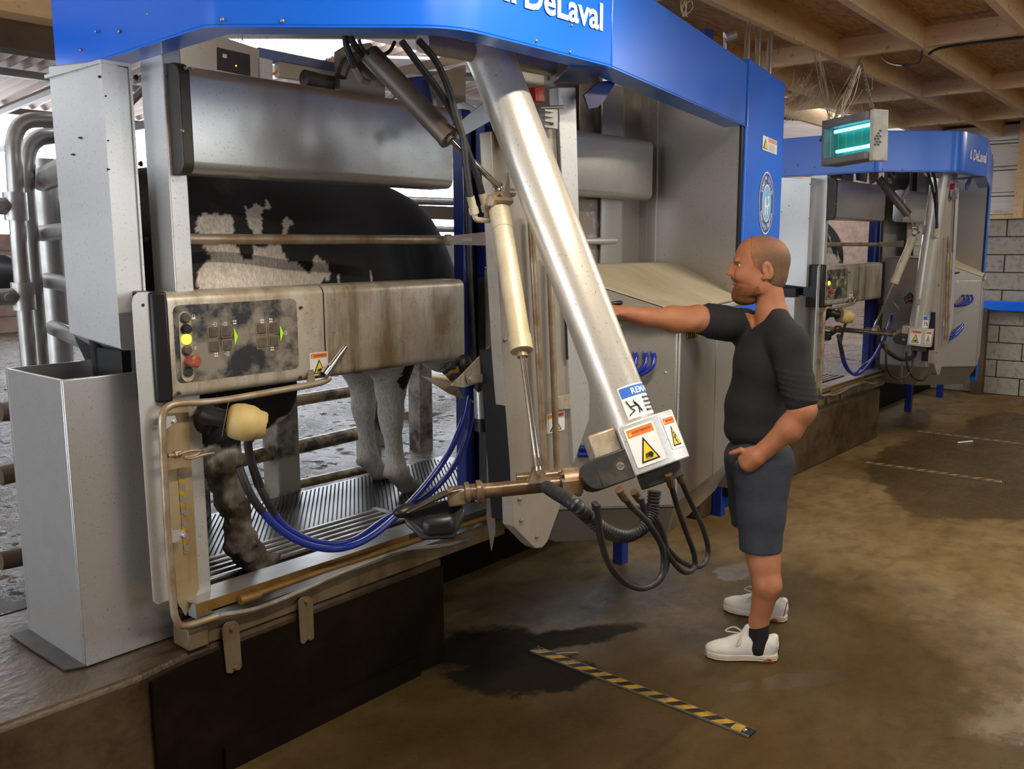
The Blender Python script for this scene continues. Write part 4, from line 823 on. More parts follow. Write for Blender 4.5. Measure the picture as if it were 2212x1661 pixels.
for i in range(5):
    d0, d1 = ((.0, .02), (-.03, -.05), (-.05, .0), (.03, .0), (.0, -.05))[i]
    MB().prism([(xs_[i], 2.66+d0, 1.62), (xs_[i+1], 2.66+d1, 1.62), (xs_[i+1], 2.668+d1, 1.62), (xs_[i], 2.668+d0, 1.62)], (0, 0, 1.15)).build('rear_sheet', (M_cab, M_steel, M_white, M_cab, M_steel)[i], ni)
MB().prism(PX([(1250, 430), (1318, 432), (1316, 575), (1250, 575)], 2.655), (0, .004, 0)).build('mottled_sheet', mat('mottled_painted_sheet', (.33, .28, .24), .6, .1, (.60, .58, .55), 14, .8, .55, .62), ni)
MB().cyl(oy(1255, 521, 2.62), oy(1328, 520, 2.62), .017).ball(oy(1328, 520, 2.62), .017).build('rail_end', M_white, ni)
MB().box(2.86, 2.90, 2.60, 2.64, .5, 1.6).build('rear_corner', M_dark, ni)
# far side wall of the machine room behind the stalls
# ---------------------------------------------------------------- hydraulic lines running under the canopy
hy = rthing('hydraulic_lines', 'black hydraulic hoses dropping from the canopy to the cream cylinder', 'thin dark hydraulic hoses of the far stall', 'hoses', (2.2, 2.1, 2.3))
yh = 1.98
MB().tube(bez(PX([(868, 90), (905, 140), (950, 200), (985, 260), (1012, 330), (1030, 380), (1042, 420)], yh), 5), .0105, 10).build('hose', M_rub, hy)
MB().tube(bez(PX([(905, 88), (940, 130), (968, 190), (985, 250), (1000, 300), (1008, 370), (1016, 425)], yh-.02), 5), .0105, 10).build('hose', M_rub, hy)
for p in (((1042, 418), (1048, 442)), ((1016, 424), (1022, 448))): MB().cyl(oy(*p[0], yh), oy(*p[1], yh), .0125).cyl(oy(*p[1], yh), oy(p[1][0]+3, p[1][1]+14, yh), .016, n=6).tube(bez([oy(p[1][0]+3, p[1][1]+12, yh), oy(p[1][0]+8, p[1][1]+26, yh), oy(p[1][0]+36, p[1][1]+28 if p[0][0] < 1030 else p[1][1]+20, yh)], 4), .009, 8).build('fitting', M_cream, hy)
MB().tube(bez(PX([(746, 78), (750, 105), (762, 135), (775, 158)], 2.30), 5), .011, 10).tube(bez(PX([(756, 80), (772, 105), (800, 130), (815, 142)], 2.28), 5), .011, 10).tube(bez(PX([(775, 85), (785, 108), (812, 122), (840, 112), (853, 90)], 2.26), 5), .006, 8).build('upper_hose', M_rub, hy)
MB().cyl(oy(766, 146, 2.3), oy(780, 172, 2.3), .012, n=6).cyl(oy(778, 172, 2.3), oy(796, 178, 2.3), .010, n=6).cyl(oy(796, 128, 2.28), oy(815, 148, 2.28), .012, n=6).build('upper_fitting', M_galv, hy)

# ---------------------------------------------------------------- robot arm
M_blackdirt = mat('scuffed_black_housing', (.02, .02, .021), .5, 0, (.10, .075, .05), 14, .55, .5, .68)
def arm(T, B, x0, shaft, c1, rod1, c2, rod2, fore, box_k, lab, tubeR=.075, hosepts=(), far=False, yaw=42):
    a = (B-T)/np.linalg.norm(B-T); n = np.cross(X1, a)
    if n[1] > 0: n = -n
    cy_, sy_ = math.cos(math.radians(yaw)), math.sin(math.radians(yaw)); Hx = X1*cy_+n*sy_; Hn = n*cy_-X1*sy_
    t = thing('milking_arm', lab, 'robot arm', T)
    MB().tube([T-a*.02, T+a*.05, B+a*.03], [tubeR*1.06, tubeR, tubeR], 36).build('main_tube', M_tube, t)
    MB().cyl(shaft[0], shaft[1], .030, n=18).build('pivot_shaft', M_beige2, t)
    e = shaft[1]; b = MB().obox(e+X1*.03, (X1, Y1, Z1), (.006, .05, .05))
    for dy, dz in ((-.03, -.03), (.03, -.03), (-.03, .03)): bolt(b, e+A((.024, dy, dz)), (-1, 0, 0), .008)
    b.build('shaft_plate', M_beige2, t, bevel=.004)
    q = (c1[0]-c1[1])/np.linalg.norm(c1[0]-c1[1])
    k = MB().cyl(c1[0], c1[1], .034, n=20).lathe(c1[1], -q, [(-.004, .036), (.008, .036), (.009, .018), (.018, .016)], 20).build('swing_cylinder', M_brcyl, t, 'grimy brown hydraulic cylinder'); MB().cyl(c1[1]-q*.015, rod1, .0095).ball(rod1, .016).build('rod', M_chrome, k)
    MB().prism([rod1+Z1*.05-Y1*.02, rod1+Z1*.02+X1*.03, rod1-Z1*.055+X1*.03, rod1-Z1*.05-X1*.012], (0, -.012, 0)).cyl(rod1-X1*.01-Z1*.01, rod1+X1*.06-Z1*.01, .014).build('lug', M_beige2, t)
    q = (c2[0]-c2[1])/np.linalg.norm(c2[0]-c2[1])
    k = MB().lathe(c2[0], -q, [(0, .030), (.004, .034), (.075, .034), (.076, .0325), (np.linalg.norm(c2[0]-c2[1])-.05, .0325), (np.linalg.norm(c2[0]-c2[1])-.049, .035), (np.linalg.norm(c2[0]-c2[1]), .035)], 24).build('lift_cylinder', M_cream, t, 'cream painted hydraulic cylinder')
    MB().cyl(c2[1], c2[1]-q*.02, .0165).build('gland', M_pipe, k); MB().cyl(c2[1], rod2, .0095).cyl(rod2+q*.05, rod2+q*.012, .013).build('rod', M_chrome, k)
    rg = c2[0]+q*.03; MB().tube([rg+A((.02*math.cos(x), 0, .024*math.sin(x))) for x in np.linspace(0, 2*math.pi, 14)], .008, 8, cap=False).cyl(rg+A((-.045, -.01, .002)), rg+A((.05, -.01, .002)), .012, n=8).cyl(rg+A((-.05, -.01, .002)), rg+A((-.035, -.01, .002)), .02, n=6).build('clevis', M_pipe, k)
    # gear head at the lower end
    pf = [(-.062, -.0), (.062, -.0), (.120, .035), (.120, .165), (-.062, .165)]
    hL = .150*box_k; bx = B-a*.02
    hd = MB().prism([bx+Hx*x*box_k-Hn*(d*box_k-.083) for x, d in pf], a*hL).build('head_cover', M_white, t, 'speckled pale sheet cover', bevel=.004)
    up = -a; O = bx+Hx*(-.047*box_k)+a*(hL*.88)+Hn*.0835; sticker(O, Hx, up, .090*box_k, .118*box_k, t)
    r2 = (Hx*.058-Hn*.035); r2 /= np.linalg.norm(r2); O = bx+Hx*(.062*box_k)+Hn*.083+r2*.008+a*hL*.76; O = O+np.cross(r2, up)*.0006; sticker(O, r2, up, .052*box_k, .098*box_k, t, 'fig')
    wd = .115*box_k; O = B-a*.028  # wrap-around notice on the tube
    th0 = -1.0; tr = tubeR+.001
    def wrap(x0_, x1_, z0_, z1_, m, nm, par, rr):
        P = []; N_ = 10
        for i in range(N_+1):
            th = th0+(x0_+(x1_-x0_)*i/N_)/tubeR; d = n*math.cos(th)+X1*math.sin(th); P.append((O-a*z0_+d*rr, O-a*z1_+d*rr))
        v = [p for q_ in P for p in q_]; v2 = v+[p for q_ in [(O-a*z0_+(p0-O+a*z0_)*.985, O-a*z1_+(p1-O+a*z1_)*.985) for p0, p1 in P] for p in q_]
        k_ = len(v); f = []
        for i in range(N_): f += [(2*i, 2*i+2, 2*i+3, 2*i+1), (k_+2*i, k_+2*i+1, k_+2*i+3, k_+2*i+2), (2*i, 2*i+1+k_-1, 2*i+2+k_, 2*i+2), (2*i+1, 2*i+3, 2*i+3+k_, 2*i+1+k_)]
        return MB().add(v2, f).build(nm, m, par)
    W = wrap(0, .16, 0, .098, M_wht, 'notice_label', t, tr); wrap(.004, .156, .064, .094, M_bluep, 'blue_band', W, tr+.0007)
    def wtext(s, size, x_, z_, m):
        cu = bpy.data.curves.new('t', 'FONT'); cu.body = s; cu.size = size; cu.offset = .0006; o_ = bpy.data.objects.new('t', cu); COL.objects.link(o_); bpy.context.view_layer.update(); me = o_.to_mesh()
        V = []; F = [tuple(p.vertices) for p in me.polygons]
        for p in me.vertices:
            th = th0+(x_+p.co[0])/tubeR; V.append(O-a*(z_+p.co[1])+(n*math.cos(th)+X1*math.sin(th))*(tr+.0018))
        o_.to_mesh_clear(); bpy.data.objects.remove(o_); bpy.data.curves.remove(cu); mkobj('lettering', V, F, m, W, smooth=False, fix=False)
    wtext('REMARQUE', .026, .036, .0695, M_wht)
    for i, s_ in enumerate(('Après une coupure', "d'urgence, tirer le", 'bras vers soi pour', 'libérer la vache')): wtext(s_, .0095, .066, .050-i*.013, M_blk)
    b = MB()
    def seg(x0_, z0_, x1_, z1_, w_):
        P = []
        for x_, z_ in ((x0_, z0_), (x1_, z1_)):
            th = th0+x_/tubeR; P.append(O-a*z_+(n*math.cos(th)+X1*math.sin(th))*(tr+.0012))
        b.cyl(P[0], P[1], w_, n=5)
    for q_ in ((.012, .055, .020, .030, .0018), (.020, .030, .028, .022, .0016), (.028, .022, .008, .012, .0014), (.020, .036, .036, .036, .002), (.034, .046, .044, .030, .003), (.044, .030, .040, .012, .002), (.044, .030, .050, .014, .002), (.033, .050, .034, .050, .004)): seg(*q_)
    b.build('pictogram', M_blk, W)
    f0, f1 = fore; q = (f1-f0)/np.linalg.norm(f1-f0); s_ = np.cross(q, Z1); s_ /= np.linalg.norm(s_); w_ = np.cross(s_, q)
    hb_ = bx-Hx*.062+a*hL*.30; hw_ = .10 if not far else .07
    MB().obox(bx-Hx*(.062+hw_/2)+a*hL*.72+Hn*.022, (Hx, Hn, a), (hw_/2, .058, hL*.30)).cyl(bx-Hx*(.062+hw_)+a*hL*.72+Hn*.078, bx-Hx*(.062+hw_)+a*hL*.72-Hn*.03, hL*.30).build('side_housing', M_blackdirt, t, 'black side housing', bevel=.004)
    MB().obox(bx-Hx*(.062+hw_*.42)+a*hL*.20+Hn*.0, (Hx, Hn, a), (hw_*.42, .055, hL*.24)).build('gear_cover', M_beige, t, bevel=.006)
    MB().lathe(bx-Hx*(.062+.03)+a*hL*.72+Hn*.078, Hn, [(0, .012), (.0035, .012), (.0035, .007), (.002, .006)], 14).build('cap_screw', M_galv, t)
    b = MB().cyl(f0-q*.0, f0+q*.05, .044, n=18).obox(f0+q*.03-s_*.03, (q, s_, w_), (.03, .025, .02)); 
    for k_ in range(6):
        an = k_*math.pi/3; bolt(b, f0+q*.05+s_*.036*math.cos(an)+w_*.036*math.sin(an), q, .007)
    b.build('flange', M_pipe, t, bevel=.003)
    fa = MB().cyl(f0+q*.04, f1, .0225, n=20).build('forearm', M_fore, t, 'wet brown forearm tube'); MB().cyl(f0+q*.04+s_*.03-q*.0+w_*.018, f0+(f1-f0)*.6+s_*.03+w_*.018, .018).build('second_tube', M_fore, fa)
    MB().lathe(f1, q, [(-.02, .024), (-.012, .034), (0, .034), (.002, .025), (.02, .025), (.022, .032), (.034, .032), (.036, .02)], 20).build('collar', M_fore, fa)
    MB().prism([rod2-Z1*.035-q*.03, rod2-Z1*.035+q*.03, rod2+Z1*.012+q*.012, rod2+Z1*.012-q*.012], s_*.008).prism([rod2-Z1*.035-q*.03+s_*.03, rod2-Z1*.035+q*.03+s_*.03, rod2+Z1*.012+q*.012+s_*.03, rod2+Z1*.012-q*.012+s_*.03], s_*.008).cyl(rod2-s_*.01, rod2+s_*.045, .008).build('rod_clevis', M_pipe, fa)
    g = f1+q*.04; q, q1_ = q*.66, q; s_ = s_*.75; w_ = w_*.72
    gr_ = MB().obox(g+q*.03-w_*.01, (q1_, s_/.75, w_/.72), (.028, .026, .026)).build('wrist', M_fore, t, bevel=.008)
    MB().prism([g+q*.03+s_*.05-w_*.03, g+q*.25+s_*.06-w_*.05, g+q*.27-s_*.03-w_*.06, g+q*.20-s_*.08-w_*.12, g+q*.06-s_*.08-w_*.13, g+q*.0-s_*.05-w_*.05], -w_*.035-s_*.01).build('gripper_body', M_black, gr_, bevel=.012)
    MB().obox(g+q*.12-s_*.05-w_*.11, (q, s_, w_), (.075, .04, .045)).build('gripper_cup', M_black, gr_, bevel=.02)
    MB().prism([g+q*.0-s_*.03+w_*.022, g+q*.06-s_*.05+w_*.02, g+q*.25-s_*.055-w_*.045, g+q*.27-s_*.02-w_*.05, g+q*.10+s_*.0+w_*.01, g+q*.02+s_*.01+w_*.025], w_*.005).build('gripper_plate', M_chrome, gr_, 'shiny wet steel plate', bevel=.001)
    MB().ball(g+q*.26+s_*.02-w_*.055, (.045, .03, .02), 12, 8).build('sensor', M_black, gr_, bevel=0)
    mn = bx+a*hL
    MB().prism([mn+Hx*-.03-Hn*.05, mn+Hx*.085-Hn*.05, mn+Hx*.085+Hn*.05, mn+Hx*-.03+Hn*.05], a*.045).build('manifold', M_dark, t, bevel=.004)
    for nm, pts, r, m in hosepts:
        b = MB(); P = bez(pts, 6)
        if nm == 'corrugated_hose':
            P2 = bez(pts, 26); rr = [r*(1.05 if (i//2) % 2 else .86) for i in range(len(P2))]; b.tube(P2, rr, 12)
        else: b.tube(P, r, 10)
        b.build(nm, m, t)
        if nm == 'hose': d_ = (P[0]-P[2]); d_ /= np.linalg.norm(d_); MB().cyl(P[0]+d_*.01, P[0]-d_*.035, r*1.35, n=8).build('hose_ferrule', M_fore, t)
    return t
XA = 2.25; T1 = ox(1060, 122, XA); B1 = ox(1368, 930, XA)
# 1: arm swung out toward the pit
fz = ox(1252, 1040, XA-.13); hz = fz[2]
H = lambda pts, y: [oy(u, v, y) for u, v in pts]
yb = 1.30
hp = [('corrugated_hose', [oy(1172, 1046, 1.62), oy(1200, 1064, 1.48)]+H([(1240, 1088), (1275, 1120), (1310, 1148), (1350, 1158), (1388, 1140), (1408, 1105), (1414, 1060)], yb+.02), .019, M_rub),
      ('hose', H([(1340, 1062), (1362, 1092), (1396, 1125), (1425, 1170), (1434, 1210), (1424, 1250), (1390, 1271), (1350, 1258), (1315, 1215), (1298, 1160), (1290, 1090)], yb-.02), .0085, M_rub),
      ('hose', H([(1372, 1066), (1395, 1098), (1425, 1135), (1440, 1190), (1438, 1230), (1415, 1262), (1375, 1268), (1325, 1235), (1298, 1170), (1284, 1085)], yb+.04), .0085, M_rub),
      ('hose', H([(1445, 1030), (1462, 1090), (1483, 1150), (1499, 1195), (1500, 1225), (1480, 1236), (1455, 1215), (1425, 1170), (1398, 1125), (1385, 1075)], yb+.02), .0085, M_rub),
      ('hose', H([(1465, 1024), (1490, 1080), (1518, 1140), (1530, 1190), (1518, 1220), (1492, 1222), (1455, 1200), (1420, 1150), (1405, 1100)], yb+.08), .0085, M_rub)]
fE = oz(1030, 1062, hz-.02)
arm(T1, B1, XA, (oy(912, 92, T1[1]+.02), oy(1190, 146, T1[1]+.02)), (oy(800, 118, 2.28), oy(968, 296, 2.02)), oy(1082, 408, 1.96),
    (oy(1079, 452, 1.93), oy(1127, 758, 1.72)), None or oz(1164, 1018, hz+.055), (fz, fE), 1.0, 'large grey robot arm swung out over the pit with a notice on its tube', hosepts=hp)
# 2: arm of the far stall hanging straight, reaching into the stall
XB = XA+5.72; T2 = ox(2033, 378, XB); B2 = ox(1984, 712, XB)
f2 = ox(1952, 724, XB); h2 = f2[2]; yb2 = B2[1]-.02
hp2 = [('corrugated_hose', H([(1905, 740), (1920, 760), (1945, 775), (1970, 772), (1978, 755)], yb2+.06), .019, M_rub),
       ('hose', H([(1915, 745), (1915, 790), (1930, 815), (1955, 815), (1970, 790), (1972, 755)], yb2), .009, M_rub),
       ('hose', H([(2006, 750), (2013, 780), (2008, 805), (1990, 822), (1970, 812), (1960, 790), (1958, 760)], yb2), .009, M_rub)]
arm(T2, B2, XB, (T2-X1*.35, T2+X1*.25), (ox(1898, 385, XB-.15), ox(1960, 462, XB-.05)), ox(1976, 492, XB), (ox(1974, 510, XB-.05), ox(1931, 612, XB-.10)), ox(1889, 706, XB-.06), (f2, oz(1812, 711, h2-.01)), 1.0, 'grey robot arm hanging straight down at the far stall', hosepts=hp2, far=True, yaw=82)

# ---------------------------------------------------------------- the far stall: copies of the near one
OFF = (5.712, .243, -.033)
for r_, lab2 in list(ROB):
    if r_.name.startswith(('hydraulic_lines',)): pass
    copy_tree(r_, OFF, lab2)
# ================================================================ smooth bodies from distance fields
def d_cone(P, a, b, r1, r2):
    a = A(a); b = A(b); ba = b-a; h = np.clip(((P-a)@ba)/(ba@ba+1e-12), 0, 1); return np.linalg.norm(P-a-h[..., None]*ba, axis=-1)-(r1+(r2-r1)*h)
def d_ell(P, c, ax, r):
    q = (P-A(c))@np.array(ax).T; r = A(r); k0 = np.linalg.norm(q/r, axis=-1); k1 = np.linalg.norm(q/(r*r), axis=-1)+1e-9; return k0*(k0-1)/k1
def smin(a, b, k):
    if k <= 0: return np.minimum(a, b)
    h = np.clip(.5+.5*(b-a)/k, 0, 1); return b*(1-h)+a*h-k*h*(1-h)
def sdf_mesh(prims, res, lo=None, hi=None, post=None):
    # prims: ('c',a,b,r1,r2,k) | ('e',c,axes,r,k) | ('-e',c,axes,r,k) | ('-c',...)
    bx = []
    for p in prims:
        if p[0][-1] == 'c': a, b, m = A(p[1]), A(p[2]), max(p[3], p[4]); bx.append((np.minimum(a, b)-m, np.maximum(a, b)+m))
        else: m = max(p[3]); bx.append((A(p[1])-m, A(p[1])+m))
    pos = [x for x, p in zip(bx, prims) if p[0][0] != '-']
    l = np.min([x[0] for x in pos], 0)-3*res; h = np.max([x[1] for x in pos], 0)+3*res
    if lo is not None: l = np.maximum(l, lo)
    if hi is not None: h = np.minimum(h, hi)
    n = np.ceil((h-l)/res).astype(int)+1; D = np.full(n, .5, np.float32)
    for p, (b0, b1) in zip(prims, bx):
        k = p[-1]; m = k+4*res
        i0 = np.clip(np.floor((b0-m-l)/res).astype(int), 0, n); i1 = np.clip(np.ceil((b1+m-l)/res).astype(int)+1, 0, n)
        if np.any(i1-i0 < 1): continue
        sl = tuple(slice(x, y) for x, y in zip(i0, i1))
        g = np.stack(np.meshgrid(*[l[j]+res*np.arange(i0[j], i1[j]) for j in range(3)], indexing='ij'), -1)
        d = d_cone(g, *p[1:5]) if p[0][-1] == 'c' else d_ell(g, *p[1:4])
        D[sl] = smin(D[sl], d, k) if p[0][0] != '-' else -smin(-D[sl], d, k)
    if post is not None:
        g = np.stack(np.meshgrid(*[l[j]+res*np.arange(n[j]) for j in range(3)], indexing='ij'), -1); D = post(g, D).astype(np.float32)
    D[0], D[-1], D[:, 0], D[:, -1], D[:, :, 0], D[:, :, -1] = (np.maximum(q, res*.3) for q in (D[0], D[-1], D[:, 0], D[:, -1], D[:, :, 0], D[:, :, -1]))
    S = D < 0; c = [S[i:n[0]-1+i, j:n[1]-1+j, k:n[2]-1+k] for i in (0, 1) for j in (0, 1) for k in (0, 1)]
    cnt = sum(x.astype(np.int8) for x in c); act = (cnt > 0) & (cnt < 8)
    idx = np.full(act.shape, -1, np.int64); ii = np.argwhere(act); idx[act] = np.arange(len(ii))
    acc = np.zeros((len(ii), 3)); num = np.zeros(len(ii)); cr = [(i, j, k) for i in (0, 1) for j in (0, 1) for k in (0, 1)]
    for x in range(8):
        for ax in range(3):
            if cr[x][ax] == 0:
                y = list(cr[x]); y[ax] = 1
                p0 = ii+A(cr[x]).astype(int); p1 = ii+A(y).astype(int); d0 = D[tuple(p0.T)]; d1 = D[tuple(p1.T)]; mk = (d0 < 0) != (d1 < 0)
                t = np.where(mk, d0/(d0-d1+1e-12), 0); acc += np.where(mk[:, None], p0+t[:, None]*(p1-p0), 0); num += mk
    V = l+res*acc/num[:, None]; F = []
    for ax in range(3):
        o = [x for x in range(3) if x != ax]; s0 = [slice(1, -1)]*3; s0[ax] = slice(0, n[ax]-1); s1 = list(s0); s1[ax] = slice(1, n[ax])
        a = S[tuple(s0)]; b = S[tuple(s1)]; e = np.argwhere(a != b); off = A([1, 1, 1]).astype(int); off[ax] = 0; e2 = e+off
        fl = a[tuple(e.T)]; u = np.zeros(3, int); u[o[0]] = 1; w_ = np.zeros(3, int); w_[o[1]] = 1
        q = [idx[tuple((e2-u-w_).T)], idx[tuple((e2-w_).T)], idx[tuple(e2.T)], idx[tuple((e2-u).T)]]
        Q = np.stack(q, 1); fl2 = fl if ax != 1 else ~fl; Q[~fl2] = Q[~fl2][:, ::-1]; F.append(Q)
    return V, np.concatenate(F)
def organic(name, prims, res, m, parent=None, label=None, post=None, colors=None, disp=None, **k):
    V, F = sdf_mesh(prims, res, post=post, **k)
    if disp is not None: V = V+disp(V)
    me = bpy.data.meshes.new(name); V0 = V if parent is None else V-np.array(rootof(parent).location)
    me.vertices.add(len(V)); me.vertices.foreach_set('co', V0.ravel()); me.loops.add(F.size); me.loops.foreach_set('vertex_index', F.ravel().astype(np.int32)); me.polygons.add(len(F))
    me.polygons.foreach_set('loop_start', np.arange(0, F.size, 4, dtype=np.int32)); me.update(calc_edges=True); me.validate(); me.polygons.foreach_set('use_smooth', [True]*len(me.polygons)); me.materials.append(m)
    if colors is not None:
        C = np.ones((len(V), 4), np.float32); C[:, :3] = colors(V); at = me.color_attributes.new('coat', 'FLOAT_COLOR', 'POINT'); at.data.foreach_set('color', C.ravel())
    o = bpy.data.objects.new(name, me); COL.objects.link(o)
    if parent is not None: o.parent = parent
    if label: o['label'] = label
    return o
def inpoly(x, y, poly):
    r = np.zeros(len(x), bool); n = len(poly); j = n-1
    for i in range(n):
        xi, yi = poly[i]; xj, yj = poly[j]; c = ((yi > y) != (yj > y)) & (x < (xj-xi)*(y-yi)/(yj-yi+1e-9)+xi); r ^= c; j = i
    return r
def wob(V, s, amp, seed=0):
    r = np.zeros(len(V)); fr_ = s/5.0; am = 1.0
    for k in range(3):
        q = V*fr_+seed*7.3+50; i = np.floor(q).astype(np.int64); f = q-i; f = f*f*(3-2*f); v = 0
        for a in (0, 1):
            for b in (0, 1):
                for c in (0, 1):
                    h = ((i[:, 0]+a)*73856093 ^ (i[:, 1]+b)*19349663 ^ (i[:, 2]+c)*83492791 ^ (seed*2654435))&0x7fffffff; h = (h*1103515245+12345)&0x7fffffff
                    v = v+(h/0x3fffffff-1)*np.where(a, f[:, 0], 1-f[:, 0])*np.where(b, f[:, 1], 1-f[:, 1])*np.where(c, f[:, 2], 1-f[:, 2])
        r += v*am; am *= .55; fr_ *= 2.1
    return r*amp*1.1

# ---------------------------------------------------------------- cows
def vc_mat(name, rough, bump=.25, bs=120, mottle=.35):
    m = bpy.data.materials.new(name); m.use_nodes = True; nt = m.node_tree; b = nt.nodes['Principled BSDF']; L = nt.links.new
    a = nd(nt, 'ShaderNodeAttribute', attribute_name='coat'); tc = nd(nt, 'ShaderNodeTexCoord'); mp = nd(nt, 'ShaderNodeMapping'); mp.inputs['Scale'].default_value = (1, 1, .3); L(tc.outputs['Object'], mp.inputs[0])
    n = nd(nt, 'ShaderNodeTexNoise', i={'Scale': bs, 'Detail': 5, 'Roughness': .7}); L(mp.outputs[0], n.inputs['Vector'])
    r = nd(nt, 'ShaderNodeMapRange', i={'From Min': .35, 'From Max': .65, 'To Min': 1-mottle, 'To Max': 1+mottle*.4}); L(n.outputs['Fac'], r.inputs['Value'])
    x = nd(nt, 'ShaderNodeVectorMath', operation='SCALE'); L(a.outputs['Color'], x.inputs[0]); L(r.outputs[0], x.inputs['Scale']); L(x.outputs[0], b.inputs['Base Color'])
    b.inputs['Roughness'].default_value = rough; bp = nd(nt, 'ShaderNodeBump', i={'Strength': bump, 'Distance': .006}); L(n.outputs['Fac'], bp.inputs['Height']); L(bp.outputs[0], b.inputs['Normal']); return m
M_cow = vc_mat('cow_coat', .75)
FL = .548
def cow(off, lab, res, ln):
    o = A(off); P = lambda x, y, z: A((x, y, z))+o
    ux = A((.982, .187, 0)); uy = A((-.187, .982, 0)); uz = A((0, 0, 1)); ax = (ux, uy, uz)
    sp = lambda s, t, z: P(1.55, 3.02, 0)+ux*(s*ln+(1-ln)*.12)+uy*t+uz*z
    pr_ = [('e', sp(.78, 0, 1.60), ax, (.92*ln, .345, .385), .05), ('e', sp(.16, 0, 1.64), ax, (.34, .29, .34), .12), ('e', sp(1.22, 0, 1.57), ax, (.42, .27, .42), .12),
           ('c', sp(.02, 0, 1.88), sp(1.15, 0, 1.905), .09, .09, .15), ('e', sp(.85, 0, 1.48), ax, (.62, .33, .24), .1)]
    # neck and head lowered to the right
    pr_ += [('c', sp(1.32, 0, 1.67), sp(1.92, .02, 1.25), .29, .19, .14), ('c', sp(1.85, .02, 1.36), sp(2.05, .03, 1.24), .135, .12, .06), ('c', sp(2.03, .03, 1.25), sp(2.28, .03, .98), .115, .075, .05), ('c', sp(2.0, -.12, 1.36), sp(1.93, -.25, 1.33), .035, .02, .02), ('c', sp(2.0, .16, 1.36), sp(1.93, .29, 1.33), .035, .02, .02)]
    # hind legs: thigh, hock behind, cannon, hoof ; near and far
    for t, fx, hx, hy in ((-.17, .06, 1.745, 2.83), (.17, -.10, 1.60, 3.24)):
        hip = sp(.12, t*1.15, 1.42); stif = sp(.24+fx, t*1.25, 1.22); hock = P(hx-.04, hy, 1.03); fet = P(hx+.035, hy-.01, .655); toe = P(hx+.085, hy-.02, .575)
        pr_ += [('c', hip, stif, .20, .14, .1), ('c', stif, hock+uz*.10, .135, .082, .08), ('c', hock+uz*.08, hock-uz*.03, .078, .072, .04), ('c', hock-uz*.03, hock*.45+fet*.55, .062, .048, .04), ('c', hock*.45+fet*.55, fet, .048, .052, .03), ('c', fet, toe, .052, .05, .03), ('c', toe, toe+ux*.03-uz*.012, .048, .034, .02), ('e', fet+A((-.055, 0, -.005)), ax, (.025, .03, .025), .02)]
        for s in (-.022, .022): pr_.append(('e', P(hx+.115, hy-.02, FL+.028)+uy*s, ax, (.062, .026, .034), .01))
    # fore legs
    for t, hx, hy in ((-.13, 2.87-1.3*(1-ln), 3.20-.25*(1-ln)), (.13, 2.955-1.3*(1-ln), 3.50-.25*(1-ln))):
        el = sp(1.25, t*1.2, 1.30); kn = P(hx-.02, hy, .945); fet = P(hx+.0, hy, .665); toe = P(hx+.05, hy-.02, .585)
        pr_ += [('c', el, kn+uz*.12, .115, .070, .08), ('c', kn+uz*.12, kn, .068, .058, .03), ('c', kn, kn-uz*.05, .058, .050, .03), ('c', kn-uz*.05, fet+uz*.05, .045, .042, .03), ('c', fet+uz*.03, fet, .046, .050, .02), ('c', fet, toe, .048, .046, .03), ('e', fet+A((-.05, 0, -.01)), ax, (.022, .026, .022), .015)]
        for s in (-.022, .022): pr_.append(('e', P(hx+.075, hy-.02, FL+.028)+uy*s, ax, (.058, .026, .034), .01))
    pr_ += [('e', sp(.34, .03, 1.24), ax, (.17, .14, .12), .08)]
    for s, t in ((.2, -.07), (.2, .07), (.36, -.07), (.36, .07)): pr_.append(('c', sp(s+.05, t+.03, 1.14), sp(s+.05, t+.03, 1.09), .017, .012, .02))
    pr_ += [('c', sp(-.12, 0, 1.86), sp(-.19, 0, 1.55), .028, .018, .03), ('c', sp(-.19, 0, 1.55), sp(-.16, 0, 1.10), .018, .026, .03)]
    poly = [[(436, 470), (455, 458), (486, 462), (520, 470), (514, 506), (512, 512), (460, 512), (432, 500)], [(553, 474), (563, 452), (566, 434), (573, 450), (588, 442), (602, 437), (613, 446), (626, 436), (633, 424), (637, 442), (628, 452), (614, 450), (600, 462), (590, 484), (584, 506), (578, 520), (556, 516), (560, 500)],
            [(630, 512), (640, 494), (651, 472), (662, 465), (668, 484), (654, 492), (642, 506), (638, 516)], [(424, 650), (426, 604), (440, 572), (458, 556), (452, 540), (440, 528), (514, 528), (522, 548), (528, 560), (548, 560), (553, 542), (552, 530), (590, 530), (624, 528), (626, 545), (634, 568), (654, 566), (664, 580), (682, 592), (690, 574), (694, 552), (700, 546), (712, 560), (724, 570), (728, 586), (720, 606), (712, 600), (704, 612), (700, 650)],
            [(742, 650), (744, 588), (748, 588), (747, 650)], [(822, 640), (826, 586), (830, 588), (831, 640)]]
    poly = [[(oy(u, v, 2.76)[0], oy(u, v, 2.76)[2]) for u, v in q] for q in poly]
    def colr(V):
        W = V-o; x = W[:, 0]+wob(W, 70, .006, 1); z = W[:, 2]+wob(W, 70, .006, 2); wht = np.zeros(len(V), bool)
        for q in poly: wht |= inpoly(x, z, q)
        wht &= W[:, 1] < 3.25+.19*(W[:, 0]-1.55)
        fore = (W[:, 0] > 2.66-1.3*(1-ln)) & (z < 1.24+wob(W, 14, .04, 3)); wht |= fore; wht |= (z < 1.13+wob(W, 10, .03, 4)) & (x > 1.9) & (x < 2.6); wht |= (z < 1.02+wob(W, 9, .05, 9))
        blk2 = inpoly(x, z, [(2.80, 1.25), (2.80, 1.12), (2.845, 1.06), (2.90, 1.10), (2.92, 1.25)]) & (W[:, 1] < 3.3)
        C = np.where(wht[:, None], A((.76, .70, .62)), A((.012, .011, .012)))
        C[blk2] = (.012, .011, .012)
